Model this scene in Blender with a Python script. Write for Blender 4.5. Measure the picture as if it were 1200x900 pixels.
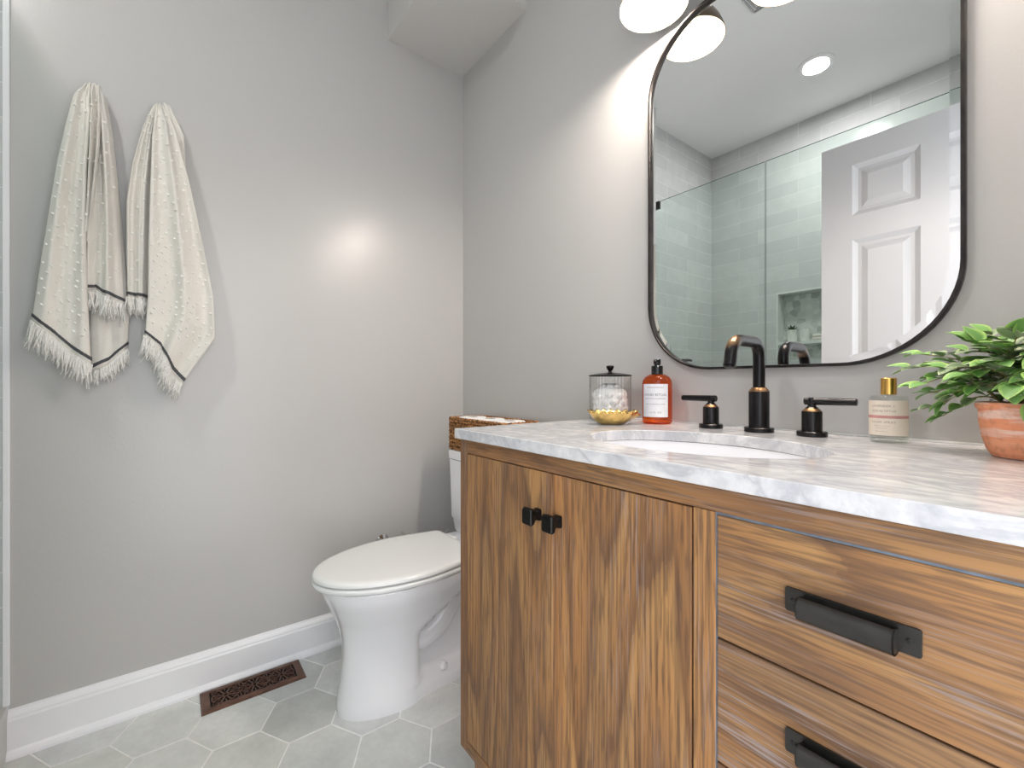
import bpy, bmesh, math, random
from mathutils import Vector, Matrix, noise as mnoise
random.seed(7)
for o in list(bpy.data.objects): bpy.data.objects.remove(o)
SC = bpy.context.scene
COL = SC.collection
PI = math.pi
# ------------------------------------------------------------------ camera
CAM = Vector((1.763, -1.063, 1.0))
TH = math.radians(37.434)
FW = Vector((-math.cos(TH), math.sin(TH), 0)); RT = Vector((math.sin(TH), math.cos(TH), 0))
cd = bpy.data.cameras.new('camera'); cd.sensor_width = 36; cd.lens = 36*516/1200; cd.clip_start = 0.02
cam = bpy.data.objects.new('camera', cd); COL.objects.link(cam); cam.location = CAM
cam.rotation_euler = (PI/2, 0, math.atan2(FW.y, FW.x) - PI/2)
SC.camera = cam
# ------------------------------------------------------------------ world, light, exposure
w = bpy.data.worlds.new('world'); SC.world = w; w.use_nodes = True
w.node_tree.nodes['Background'].inputs[0].default_value = (0.93, 0.96, 1.0, 1)
w.node_tree.nodes['Background'].inputs[1].default_value = 2.15      # even ambient fill through the open doorway, added for an unseen hallway
SC.view_settings.view_transform = 'Standard'; SC.view_settings.look = 'None'
SC.view_settings.gamma = 1; SC.view_settings.use_curve_mapping = False
SC.view_settings.exposure = 0.62
BULB = 168.0          # sconce bulb emission
SHOWER_W = 8.0      # recessed shower downlight
SC.cycles.use_denoising = True
SC.cycles.max_bounces = 14; SC.cycles.diffuse_bounces = 7; SC.cycles.glossy_bounces = 6
SC.cycles.transparent_max_bounces = 16; SC.cycles.transmission_bounces = 10
SC.cycles.caustics_reflective = False; SC.cycles.caustics_refractive = False
SC.cycles.sample_clamp_indirect = 6
def area_light(name, loc, size, power, color, rot=(0,0,0), shape='DISK', spread=None):
    l = bpy.data.lights.new(name, 'AREA'); l.shape = shape; l.size = size; l.energy = power; l.color = color
    if spread: l.spread = spread
    o = bpy.data.objects.new(name, l); COL.objects.link(o); o.location = loc; o.rotation_euler = rot
    return o
area_light('shower_light', (.87, -1.72, 2.715), .12, SHOWER_W, (1, .98, .95))
CEIL = 2.734
# ------------------------------------------------------------------ helpers
def tag(o, label=None, cat=None, group=None, kind=None):
    if label: o['label'] = label
    if cat: o['category'] = cat
    if group: o['group'] = group
    if kind: o['kind'] = kind
    return o
def empty(name, loc, label, cat, group=None, rz=0):
    o = bpy.data.objects.new(name, None); COL.objects.link(o); o.location = loc; o.rotation_euler = (0, 0, rz)
    o.empty_display_size = .03
    return tag(o, label, cat, group)
def obj(name, bm, mat, parent=None, smooth=False, bevel=0, seg=2, angle=35, recalc=True):
    if recalc: bmesh.ops.recalc_face_normals(bm, faces=bm.faces[:])
    me = bpy.data.meshes.new(name); bm.to_mesh(me); bm.free()
    mats = mat if isinstance(mat, (list, tuple)) else [mat]
    for m in mats: me.materials.append(m)
    o = bpy.data.objects.new(name, me); COL.objects.link(o)
    if parent: o.parent = parent
    if smooth:
        for p in me.polygons: p.use_smooth = True
        try: me.set_sharp_from_angle(angle=math.radians(angle))
        except Exception: pass
    if bevel:
        b = o.modifiers.new('bevel', 'BEVEL'); b.width = bevel; b.segments = seg; b.limit_method = 'ANGLE'; b.angle_limit = math.radians(40)
        b.harden_normals = False
    return o
def box(bm, x0, x1, y0, y1, z0, z1, mi=0):
    vs = [bm.verts.new(p) for p in ((x0,y0,z0),(x1,y0,z0),(x1,y1,z0),(x0,y1,z0),(x0,y0,z1),(x1,y0,z1),(x1,y1,z1),(x0,y1,z1))]
    for f in ((3,2,1,0),(4,5,6,7),(0,1,5,4),(1,2,6,5),(2,3,7,6),(3,0,4,7)):
        bm.faces.new([vs[i] for i in f]).material_index = mi
def B(*a):
    bm = bmesh.new(); box(bm, *a); return bm
def lathe(bm, prof, cx=0, cy=0, n=48, rib=None, cap=True, axis='z'):
    rings = []
    for r, z in prof:
        ring = []
        for i in range(n):
            a = 2*PI*i/n; rr = r + (rib(a, z, r) if rib else 0)
            ring.append(bm.verts.new((cx + rr*math.cos(a), cy + rr*math.sin(a), z)))
        rings.append(ring)
    for a, b in zip(rings, rings[1:]):
        for i in range(n):
            j = (i+1) % n; bm.faces.new((a[i], a[j], b[j], b[i]))
    if cap:
        bm.faces.new(rings[0][::-1]); bm.faces.new(rings[-1])
    return rings
def L(prof, cx=0, cy=0, n=48, **k):
    bm = bmesh.new(); lathe(bm, prof, cx, cy, n, **k); return bm
def tube(bm, pts, rad, n=12, cap=True, closed=False):
    pts = [Vector(p) for p in pts]; N = len(pts); rings = []
    up = None
    for i, p in enumerate(pts):
        if closed: t = pts[(i+1) % N] - pts[i-1]
        else: t = pts[min(i+1, N-1)] - pts[max(i-1, 0)]
        t.normalize()
        if up is None:
            up = Vector((0,0,1)) if abs(t.z) < .9 else Vector((1,0,0))
        s = t.cross(up); s.normalize(); up = s.cross(t); up.normalize()
        r = rad[i] if isinstance(rad, (list, tuple)) else rad
        rings.append([bm.verts.new(p + s*r*math.cos(2*PI*k/n) + up*r*math.sin(2*PI*k/n)) for k in range(n)])
    for a, b in (list(zip(rings, rings[1:])) + ([(rings[-1], rings[0])] if closed else [])):
        for k in range(n):
            j = (k+1) % n; bm.faces.new((a[k], a[j], b[j], b[k]))
    if cap and not closed:
        bm.faces.new(rings[0][::-1]); bm.faces.new(rings[-1])
def T(pts, rad, n=12, **k):
    bm = bmesh.new(); tube(bm, pts, rad, n, **k); return bm
def smoothpath(P, per=6):
    P = [Vector(p) for p in P]; out = []
    Q = [P[0]*2-P[1]] + P + [P[-1]*2-P[-2]]
    for i in range(1, len(Q)-2):
        for k in range(per):
            t = k/per; a, b, c, d = Q[i-1], Q[i], Q[i+1], Q[i+2]
            out.append(.5*((2*b) + (-a+c)*t + (2*a-5*b+4*c-d)*t*t + (-a+3*b-3*c+d)*t**3))
    out.append(P[-1]); return out
def prism(bm, outline, a0, a1, axis='z'):
    def P(u, v, a):
        return {'z': (u, v, a), 'y': (u, a, v), 'x': (a, u, v)}[axis]
    lo = [bm.verts.new(P(u, v, a0)) for u, v in outline]; hi = [bm.verts.new(P(u, v, a1)) for u, v in outline]
    n = len(outline)
    for i in range(n): bm.faces.new((lo[i], lo[(i+1) % n], hi[(i+1) % n], hi[i]))
    bm.faces.new(lo[::-1]); bm.faces.new(hi)
def rrect(x0, x1, y0, y1, r, n=8):
    out = []
    for cx, cy, a in ((x1-r, y0+r, -PI/2), (x1-r, y1-r, 0), (x0+r, y1-r, PI/2), (x0+r, y0+r, PI)):
        for k in range(n+1): out.append((cx + r*math.cos(a + PI/2*k/n), cy + r*math.sin(a + PI/2*k/n)))
    return out
# ------------------------------------------------------------------ materials
def srgb(r, g, b):
    f = lambda c: (c/255/12.92) if c/255 <= .04045 else ((c/255+.055)/1.055)**2.4
    return (f(r), f(g), f(b), 1)
class NT:
    def __init__(self, name):
        self.m = bpy.data.materials.new(name); self.m.use_nodes = True; self.t = self.m.node_tree
        self.b = self.t.nodes['Principled BSDF']; self.out = self.t.nodes['Material Output']
    def n(self, typ, **k):
        nd = self.t.nodes.new(typ)
        for a, v in k.items():
            if a.startswith('i_'): nd.inputs[a[2:].replace('_', ' ')].default_value = v
            else: setattr(nd, a, v)
        return nd
    def l(self, a, b): self.t.links.new(a, b)
    def coord(self, scale=(1,1,1), loc=(0,0,0), rot=(0,0,0), kind='Object'):
        c = self.n('ShaderNodeTexCoord'); m = self.n('ShaderNodeMapping')
        m.inputs['Scale'].default_value = scale; m.inputs['Location'].default_value = loc; m.inputs['Rotation'].default_value = rot
        self.l(c.outputs[kind], m.inputs[0]); return m.outputs[0]
    def noise(self, vec, scale, detail=4, rough=.5, dist=0):
        x = self.n('ShaderNodeTexNoise'); x.inputs['Scale'].default_value = scale; x.inputs['Detail'].default_value = detail
        x.inputs['Roughness'].default_value = rough; x.inputs['Distortion'].default_value = dist
        if vec is not None: self.l(vec, x.inputs['Vector'])
        return x.outputs['Fac']
    def ramp(self, fac, stops, interp='LINEAR'):
        r = self.n('ShaderNodeValToRGB'); r.color_ramp.interpolation = interp; e = r.color_ramp.elements
        while len(e) < len(stops): e.new(.5)
        for el, (p, c) in zip(e, stops):
            el.position = p; el.color = c if len(c) == 4 else (*c, 1)
        self.l(fac, r.inputs[0]); return r.outputs[0]
    def mix(self, fac, a, b, mode='MIX'):
        m = self.n('ShaderNodeMix', data_type='RGBA', blend_type=mode)
        for s, v in ((0, fac), (6, a), (7, b)):
            if hasattr(v, 'links') or isinstance(v, bpy.types.NodeSocket): self.l(v, m.inputs[s])
            else: m.inputs[s].default_value = v
        return m.outputs[2]
    def math(self, op, a, b=0.0, c=None):
        m = self.n('ShaderNodeMath', operation=op)
        for i, v in enumerate((a, b) if c is None else (a, b, c)):
            if isinstance(v, bpy.types.NodeSocket): self.l(v, m.inputs[i])
            else: m.inputs[i].default_value = v
        return m.outputs[0]
    def bump(self, h, strength, dist=.01):
        b = self.n('ShaderNodeBump'); b.inputs['Strength'].default_value = strength; b.inputs['Distance'].default_value = dist
        self.l(h, b.inputs['Height']); self.l(b.outputs[0], self.b.inputs['Normal'])
    def set(self, **k):
        for a, v in k.items(): self.b.inputs[a.replace('_', ' ')].default_value = v
        return self
G = lambda v: (v, v, v, 1)
def simple(name, col, rough=.5, metal=0, nscale=0, namp=.08, bump=0, bscale=200, spec=.5, coat=0):
    t = NT(name); t.set(Roughness=rough, Metallic=metal); t.b.inputs['Specular IOR Level'].default_value = spec
    if coat: t.b.inputs['Coat Weight'].default_value = coat; t.b.inputs['Coat Roughness'].default_value = .06
    if nscale:
        nf = t.noise(t.coord(), nscale, 5)
        a = tuple(c*(1-namp) for c in col[:3]) + (1,); b = tuple(min(1, c*(1+namp)) for c in col[:3]) + (1,)
        t.l(t.ramp(nf, [(.3, a), (.7, b)]), t.b.inputs['Base Color'])
    else: t.b.inputs['Base Color'].default_value = col
    if bump: t.bump(t.noise(t.coord(), bscale, 3), bump, .002)
    return t.m
M = {}
M['paint'] = simple('wall_paint', (.55, .54, .527, 1), .27, nscale=3, namp=.01, bump=.12, bscale=130)
M['soffit'] = simple('soffit_paint', (.66, .645, .62, 1), .45, nscale=3, namp=.01, bump=.1, bscale=130)
M['ceiling'] = simple('ceiling_paint', (.90, .905, .91, 1), .7, nscale=4, namp=.01, bump=.1, bscale=160)
M['trim'] = simple('trim_paint', (.91, .91, .935, 1), .3, nscale=6, namp=.012)
M['louvre'] = simple('vent_louvre', (.42, .43, .43, 1), .5, nscale=20, namp=.05)
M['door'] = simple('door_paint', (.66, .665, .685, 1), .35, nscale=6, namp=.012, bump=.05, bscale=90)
M['porcelain'] = simple('porcelain', (.86, .86, .885, 1), .07, nscale=4, namp=.006, coat=.4)
M['seat'] = simple('toilet_seat_plastic', (.82, .83, .82, 1), .16, nscale=4, namp=.006)
M['black'] = simple('black_metal', (.012, .011, .011, 1), .28, .6, nscale=40, namp=.3)
M['bronze'] = None
M['chrome'] = simple('chrome', (.78, .78, .78, 1), .08, 1, nscale=20, namp=.03)
M['black_plastic'] = simple('black_plastic', (.008, .008, .009, 1), .25, nscale=40, namp=.2)
M['label'] = simple('label_paper', (.80, .80, .84, 1), .55, nscale=60, namp=.02)
M['ink'] = simple('ink', (.16, .16, .18, 1), .6, nscale=90, namp=.1)
M['white_caulk'] = simple('white_caulk', (.8, .8, .79, 1), .5, nscale=30, namp=.02)
M['white_quartz'] = simple('white_quartz_edge', (.72, .74, .72, 1), .2, nscale=30, namp=.04)
M['bronze'] = simple('oil_rubbed_bronze', (.011, .010, .011, 1), .27, .55, nscale=30, namp=.25)
M['bronze_copper'] = simple('oil_rubbed_bronze_copper', (.20, .115, .055, 1), .38, .8, nscale=60, namp=.5)  # copper-brown colour for a band on each faucet cone
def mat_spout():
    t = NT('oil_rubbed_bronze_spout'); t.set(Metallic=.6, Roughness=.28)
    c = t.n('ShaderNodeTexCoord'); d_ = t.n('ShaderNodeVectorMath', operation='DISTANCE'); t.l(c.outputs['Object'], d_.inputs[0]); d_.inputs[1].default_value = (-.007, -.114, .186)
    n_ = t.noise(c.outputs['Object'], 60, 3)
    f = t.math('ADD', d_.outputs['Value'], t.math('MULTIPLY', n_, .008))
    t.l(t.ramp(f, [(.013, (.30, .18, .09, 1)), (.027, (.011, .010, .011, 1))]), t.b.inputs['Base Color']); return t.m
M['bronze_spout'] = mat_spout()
def mat_handle():
    t = NT('dark_pewter'); t.set(Metallic=.8, Roughness=.38)
    p = t.noise(t.coord(), 25, 3)
    t.l(t.ramp(p, [(.3, (.055, .053, .049, 1)), (.7, (.075, .072, .066, 1))]), t.b.inputs['Base Color'])
    return t.m
M['pewter'] = mat_handle()
M['filler'] = simple('slate_filler', (.13, .155, .19, 1), .7, nscale=60, namp=.3)
M['screw'] = simple('screw_metal', (.05, .05, .048, 1), .4, .8, nscale=60, namp=.2)
def mat_frame():
    t = NT('mirror_frame_metal'); t.set(Metallic=.7, Roughness=.3)
    p = t.noise(t.coord(), 30, 3)
    t.l(t.ramp(p, [(.3, (.02, .018, .018, 1)), (.7, (.045, .04, .038, 1))]), t.b.inputs['Base Color']); return t.m
M['frame'] = mat_frame()
def mat_wood(name, axis, tone=0.0, seed=0.0, ring=34.0, vis=1.0):
    """brown wire-brushed oak, grain along the given axis, grey-white filler in the pores"""
    t = NT(name); t.set(Roughness=.6)
    def sc(a, b):   # a across, b along
        return {'z': (a, a, b), 'x': (b, a, a)}[axis]
    off = (seed*1.7, seed*.9, seed*2.3)
    broad = t.noise(t.coord(sc(4.6, .55), off), 1.0, 2, .4, .25)
    wob = t.noise(t.coord(sc(17, 1.1), off), 1.0, 2, .4)
    v = t.math('ADD', t.math('MULTIPLY', broad, ring*.42), t.math('MULTIPLY', wob, .55))
    hair = t.noise(t.coord(sc(120, 3), off), 1.0, 2, .5)
    fr = t.math('FRACT', t.math('ADD', v, t.math('MULTIPLY', hair, .22)))
    base = t.ramp(fr, [(0, srgb(160, 116, 70)), (.14, srgb(196, 148, 90)), (.5, srgb(186, 134, 78)), (.80, srgb(164, 116, 68)), (.95, srgb(128, 90, 56)), (1, srgb(136, 98, 62))])
    tone_n = t.noise(t.coord(sc(7, .5), (off[0]+5, off[1], off[2])), 1.0, 2)
    base = t.mix(t.ramp(tone_n, [(.42, G(0)), (.66, G(.5))]), base, srgb(124, 94, 70))
    orange = t.noise(t.coord(sc(3.4, .6), (off[0]+9, off[1], off[2]+3)), 1.0, 2)
    base = t.mix(t.ramp(orange, [(.46, G(0)), (.66, G(.5))]), base, srgb(202, 134, 70))
    fine = t.noise(t.coord(sc(300, 5), off), 1.0, 2, .5)
    base = t.mix(t.ramp(fine, [(.42, G(.5)), (.53, G(0))]), base, srgb(96, 70, 50))
    dash = t.noise(t.coord(sc(190, 15), (off[0]+21, off[1], off[2]+5)), 1.0, 2, .5)
    base = t.mix(t.ramp(dash, [(.36, G(.6)), (.50, G(0))]), base, srgb(92, 66, 48))
    pore = t.noise(t.coord(sc(330, 8), (off[0]+3, off[1], off[2]+7)), 1.0, 3, .6)
    patch = t.noise(t.coord(sc(12, 1.8), (off[0]+13, off[1], off[2])), 1.0, 3)
    pf = t.math('MULTIPLY', t.ramp(pore, [(.54, G(0)), (.66, G(1))]), t.ramp(patch, [(.42, G(.06)), (.62, G(.75*vis))]))
    base = t.mix(pf, base, srgb(166, 152, 148))
    if tone: base = t.mix(tone, base, srgb(98, 78, 62))
    t.l(base, t.b.inputs['Base Color'])
    h = t.math('ADD', t.math('MULTIPLY', fine, .6), t.math('MULTIPLY', pore, .4))
    t.bump(h, .3, .001)
    return t.m
M['wood_door'] = mat_wood('oak_door', 'z', 0.26, 2.4, 30, .5)
M['wood_door2'] = mat_wood('oak_door_light', 'z', .10, 5.1, 26, .9)
M['wood_v'] = mat_wood('oak_frame_upright', 'z', .30, 1.2, 12, .6)
M['wood_stile'] = mat_wood('oak_stile', 'z', 0.28, 3.3, 10, 1.3)
M['wood_h'] = mat_wood('oak_rail', 'x', 0.42, 4.4, 20, 1.3)
M['wood_dr1'] = mat_wood('oak_drawer', 'x', 0.32, 6.7, 44, 1.1)
M['wood_dr2'] = mat_wood('oak_drawer_filled', 'x', 0.28, 8.9, 36, 1.9)
def mat_marble():
    t = NT('carrara_marble'); t.set(Roughness=.11)
    c = t.coord((1, 1, 1), (0, 0, 0), (0, 0, .5))
    cloud = t.noise(c, 9, 6, .6, .6)
    base = t.ramp(cloud, [(.30, (.54, .55, .58, 1)), (.46, (.70, .70, .71, 1)), (.62, (.80, .79, .78, 1))])
    c2 = t.coord((1, 2.6, 1), (3, 1, 0), (0, 0, -.45))
    v = t.noise(c2, 7, 7, .62, 1.2)
    vein = t.math('ABSOLUTE', t.math('SUBTRACT', v, .5))
    base = t.mix(t.ramp(vein, [(0, G(.7)), (.03, G(.35)), (.085, G(0))]), base, (.42, .43, .46, 1))
    f = t.noise(t.coord((1, 1.5, 1), (0, 0, 0), (0, 0, .2)), 38, 5, .6)
    base = t.mix(t.ramp(f, [(.40, G(.4)), (.56, G(0))]), base, (.46, .465, .49, 1))
    t.l(base, t.b.inputs['Base Color']); return t.m
M['marble'] = mat_marble()
def mat_walltile(name, ux, phase, zp):
    """glazed 10 x 38 cm tiles in running thirds; ux: texture u axis taken from world x or y"""
    t = NT(name)
    c = t.n('ShaderNodeTexCoord'); s = t.n('ShaderNodeSeparateXYZ'); t.l(c.outputs['Object'], s.inputs[0])
    k = t.n('ShaderNodeCombineXYZ'); t.l(t.math('ADD', s.outputs[ux], phase), k.inputs[0]); t.l(t.math('ADD', s.outputs[2], zp), k.inputs[1])
    b = t.n('ShaderNodeTexBrick'); t.l(k.outputs[0], b.inputs['Vector'])
    b.offset = .34; b.offset_frequency = 2; b.squash = 1
    for n_, v_ in (('Scale', 1), ('Mortar Size', .0016), ('Mortar Smooth', .15), ('Bias', 0), ('Brick Width', .383), ('Row Height', .0935)):
        b.inputs[n_].default_value = v_
    b.inputs['Color1'].default_value = (.57, .58, .59, 1); b.inputs['Color2'].default_value = (.66, .665, .67, 1)
    b.inputs['Mortar'].default_value = (.75, .76, .75, 1)
    cl = t.noise(k.outputs[0], 14, 3, .5, .3)
    base = t.mix(t.ramp(cl, [(.35, G(.35)), (.65, G(0))]), b.outputs['Color'], (.51, .525, .53, 1))
    t.l(base, t.b.inputs['Base Color'])
    t.l(t.ramp(b.outputs['Fac'], [(0, G(.14)), (1, G(.6))]), t.b.inputs['Roughness'])
    h = t.math('SUBTRACT', t.math('MULTIPLY', t.noise(k.outputs[0], 22, 2), .25), b.outputs['Fac'])
    t.bump(h, .5, .003)
    return t.m
M['tile_x'] = mat_walltile('glazed_tile_back', 0, 5*.383 - .344, .0935*20 - 1.899 + .0935*10)
M['tile_y'] = mat_walltile('glazed_tile_side', 1, 10*.383, .0935*20 - 1.899 + .0935*10)
def mat_floor():
    t = NT('hexagon_floor_tile'); t.set(Roughness=.42)
    a = t.n('ShaderNodeAttribute'); a.attribute_name = 'tone'
    cl = t.noise(t.coord(), 9, 5, .6, .4); f2 = t.noise(t.coord(), 60, 4, .6)
    base = t.ramp(cl, [(.3, (.64, .65, .635, 1)), (.7, (.80, .81, .79, 1))])
    base = t.mix(t.ramp(f2, [(.35, G(.18)), (.6, G(0))]), base, (.50, .505, .485, 1))
    base = t.mix(.5, base, a.outputs['Color'], 'MULTIPLY')
    t.l(base, t.b.inputs['Base Color']); t.bump(f2, .08, .002); return t.m
M['floor'] = mat_floor()
M['grout'] = simple('floor_grout', (.86, .85, .83, 1), .8, nscale=80, namp=.05)
M['curb'] = simple('curb_stone', (.50, .50, .47, 1), .3, nscale=8, namp=.12)
def mat_hexmarble():
    t = NT('hexagon_marble_mosaic'); t.set(Roughness=.2)
    c = t.coord((1, 1, 1)); v = t.n('ShaderNodeTexVoronoi'); v.feature = 'F1'; v.inputs['Scale'].default_value = 26; v.inputs['Randomness'].default_value = .65
    t.l(c, v.inputs['Vector'])
    base = t.ramp(v.outputs['Color'], [(.2, (.40, .42, .41, 1)), (.5, (.60, .62, .60, 1)), (.8, (.72, .73, .71, 1))])
    t.l(base, t.b.inputs['Base Color']); return t.m
M['hexmarble'] = mat_hexmarble()
def mat_thin(name, tint, rough=.02, ior=1.45, gl=1.0, side=0):
    t = NT(name); t.t.nodes.remove(t.b)
    tr = t.n('ShaderNodeBsdfTransparent'); tr.inputs[0].default_value = tint
    gg = t.n('ShaderNodeBsdfGlossy'); gg.inputs['Roughness'].default_value = rough; gg.inputs['Color'].default_value = (gl, gl, gl, 1)
    lw = t.n('ShaderNodeLayerWeight'); lw.inputs[0].default_value = .5; mx = t.n('ShaderNodeMixShader')
    f0 = ((ior-1)/(ior+1))**2
    if side: t.l(t.mix(t.math('MULTIPLY', t.math('POWER', lw.outputs['Facing'], 1.5), side), tint, (.35, .35, .35, 1)), tr.inputs[0])
    t.l(t.math('MULTIPLY_ADD', t.math('POWER', lw.outputs['Facing'], 4.5), .8, f0), mx.inputs[0]); t.l(tr.outputs[0], mx.inputs[1]); t.l(gg.outputs[0], mx.inputs[2]); t.l(mx.outputs[0], t.out.inputs[0])
    return t.m
M['shower_glass'] = mat_thin('shower_glass', (.93, .975, .955, 1), .01, 1.35)
M['glass_edge'] = simple('glass_edge', (.16, .24, .21, 1), .15, nscale=10, namp=.05)
M['jar_glass'] = mat_thin('ribbed_glass', (.965, .965, .96, 1), .06, 1.7, 1, .5)
M['clear_glass'] = mat_thin('clear_glass', (.93, .94, .93, 1), .02, 1.5)
def mat_mirror():
    t = NT('mirror_silver'); t.set(Metallic=1, Roughness=0); t.b.inputs['Base Color'].default_value = (.95, .96, .955, 1); return t.m
M['mirror'] = mat_mirror()
def mat_amber(name, col):
    t = NT(name); t.set(Roughness=.04, IOR=1.4); t.b.inputs['Transmission Weight'].default_value = .8; t.b.inputs['Base Color'].default_value = col
    return t.m
M['amber'] = mat_thin('amber_plastic', (.93, .36, .075, 1), .04, 1.5, .8)
def mat_emit(name, col, s):
    t = NT(name); t.b.inputs['Emission Color'].default_value = col; t.b.inputs['Emission Strength'].default_value = s; t.b.inputs['Base Color'].default_value = G(.8); return t.m
M['bulb'] = mat_emit('bulb_glow', (1, .885, .80, 1), BULB)
M['lens_bright'] = mat_emit('downlight_lens', (1, .98, .95, 1), 6)
M['shade_in'] = simple('shade_white_inside', (.86, .80, .68, 1), .5, nscale=10, namp=.02)
M['shade_out'] = simple('shade_bronze_outside', (.20, .15, .10, 1), .35, .6, nscale=20, namp=.1)
def mat_cloth():
    t = NT('woven_cotton'); t.set(Roughness=.9)
    t.b.inputs['Sheen Weight'].default_value = .25
    wv = t.noise(t.coord((1, 1, 6)), 160, 2)
    cl = t.noise(t.coord(), 7, 3)
    base = t.ramp(cl, [(.3, (.76, .73, .675, 1)), (.7, (.83, .795, .735, 1))])
    base = t.mix(t.ramp(wv, [(.35, G(.25)), (.6, G(0))]), base, (.62, .585, .53, 1))
    t.l(base, t.b.inputs['Base Color'])
    t.bump(wv, .5, .002); return t.m
M['cloth'] = mat_cloth()
M['tuft'] = simple('cotton_tufts', (.90, .89, .85, 1), .95, nscale=300, namp=.05)
M['fringe'] = simple('cotton_fringe', (.80, .78, .745, 1), .95, nscale=200, namp=.1)
M['stripe'] = simple('charcoal_thread', (.078, .080, .085, 1), .9, nscale=300, namp=.3, bump=.4, bscale=500)
def mat_wicker():
    t = NT('seagrass_weave'); t.set(Roughness=.65)
    a = t.noise(t.coord((1, 1, 1.6)), 75, 3, .6)
    base = t.ramp(a, [(.34, srgb(58, 32, 14)), (.5, srgb(142, 92, 46)), (.66, srgb(208, 156, 98))])
    t.l(base, t.b.inputs['Base Color']); t.bump(a, .6, .004); return t.m
M['wicker'] = mat_wicker()
M['paper'] = simple('tissue_paper', (.86, .86, .85, 1), .95, nscale=90, namp=.02, bump=.3, bscale=300)
M['cardboard'] = simple('cardboard_core', (.45, .36, .26, 1), .9, nscale=60, namp=.1)
M['cast_iron'] = simple('brown_bronze_grille', (.13, .062, .040, 1), .34, .5, nscale=30, namp=.35)
M['dark_recess'] = simple('recess_black', (.006, .006, .007, 1), .9, nscale=20, namp=.1)
M['brass'] = simple('brushed_brass', (.80, .55, .20, 1), .22, 1, nscale=60, namp=.2)
M['gold'] = simple('gold_cap', (.72, .43, .12, 1), .25, 1, nscale=40, namp=.08)
def mat_terracotta():
    t = NT('terracotta'); t.set(Roughness=.7)
    a = t.noise(t.coord((6, 6, 60)), 1.0, 4, .6, .4)
    base = t.ramp(a, [(.36, srgb(236, 164, 126)), (.50, srgb(230, 148, 108)), (.60, srgb(238, 202, 186))])
    b = t.noise(t.coord(), 130, 3); base = t.mix(t.ramp(b, [(.3, G(.3)), (.5, G(0))]), base, srgb(150, 92, 70))
    t.l(base, t.b.inputs['Base Color']); t.bump(b, .2, .001); return t.m
M['terracotta'] = mat_terracotta()
M['soil'] = simple('potting_soil', (.03, .02, .015, 1), 1, nscale=200, namp=.5, bump=1, bscale=300)
def mat_leaf(name, c0, c1):
    t = NT(name); t.set(Roughness=.5)
    a = t.n('ShaderNodeAttribute'); a.attribute_name = 'edge'
    n_ = t.noise(t.coord(), 55, 3)
    f = t.math('ADD', a.outputs['Fac'], t.math('MULTIPLY_ADD', n_, .5, -.25))
    t.l(t.ramp(f, [(.25, c0), (.75, c1)]), t.b.inputs['Base Color'])
    t.b.inputs['Subsurface Weight'].default_value = .0
    return t.m
M['leaf'] = mat_leaf('variegated_leaf', srgb(116, 164, 88), srgb(160, 198, 106))
M['leaf_grey'] = mat_leaf('dusty_leaf', srgb(136, 158, 122), srgb(182, 192, 154))
M['leaf_dark'] = simple('succulent_leaf', (.03, .09, .03, 1), .5, nscale=60, namp=.3)
M['stem'] = simple('plant_stem', srgb(140, 130, 90), .7, nscale=60, namp=.15)
M['cotton'] = simple('cotton_balls', (.93, .925, .91, 1), 1, nscale=60, namp=.02, bump=.5, bscale=120)
M['white_ceramic'] = simple('white_ceramic', (.82, .82, .80, 1), .3, nscale=20, namp=.02)
M['cream_label'] = simple('cream_label', srgb(226, 214, 198), .6, nscale=60, namp=.02)
M['pink_stripe'] = simple('pink_stripe', srgb(196, 140, 136), .6, nscale=60, namp=.03)
M['ink_light'] = simple('grey_ink', srgb(150, 140, 134), .6, nscale=60, namp=.05)
M['hose'] = simple('braided_hose', (.5, .5, .5, 1), .35, .8, nscale=200, namp=.3)
# ------------------------------------------------------------------ room shell
def struct(name, bm, m, parent=None, **k):
    o = obj(name, bm, m, parent, **k)
    if not parent: o['kind'] = 'structure'
    return o
XR, YF = 1.84, -2.25          # right wall, far tiled wall
def hex_floor():
    bm = bmesh.new(); lay = bm.loops.layers.color.new('tone')
    s = .1130; wd = .1959; x0, y0 = .2160, -.9240
    box(bm, -.12, XR+.12, YF-.12, .12, -.10, -.0012, 1)
    for f in bm.faces:
        for lp in f.loops: lp[lay] = (1, 1, 1, 1)
    R_ = s - .0020; rnd = random.Random(3)
    for i in range(-4, 22):
        cx = x0 + i*wd/2
        for j in range(-9, 9):
            if (i + j) % 2: continue
            cy = y0 + j*1.5*s
            if cx < -.12 or cx > XR+.12 or cy < YF-.05 or cy > .12: continue
            top = []; base = []
            for k in range(6):
                a = PI/6 + k*PI/3
                top.append(bm.verts.new((cx + (R_-.0012)*math.cos(a), cy + (R_-.0012)*math.sin(a), 0)))
                base.append(bm.verts.new((cx + R_*math.cos(a), cy + R_*math.sin(a), -.002)))
            v = rnd.uniform(.76, 1.06); w2 = rnd.uniform(-.02, .02)
            fs = [bm.faces.new(top)] + [bm.faces.new((base[k], base[(k+1) % 6], top[(k+1) % 6], top[k])) for k in range(6)]
            for f in fs:
                for lp in f.loops: lp[lay] = (v, v, v-w2, 1)
    return bm
struct('floor', hex_floor(), [M['floor'], M['grout']])
struct('ceiling', B(-.12, XR+.12, YF-.22, .12, CEIL, CEIL+.1), M['ceiling'])
struct('soffit', B(-.02, .465, -.36, .02, 2.427, CEIL+.02), M['soffit'])
struct('wall_back', B(-.12, XR+.12, 0, .12, -.05, CEIL+.01), M['paint'])
struct('wall_left', B(-.12, 0, -1.418, 0, -.05, CEIL+.01), M['paint'])
struct('wall_left_tiled', B(-.12, .002, YF-.12, -1.428, -.05, CEIL+.01), M['tile_y'])
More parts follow.
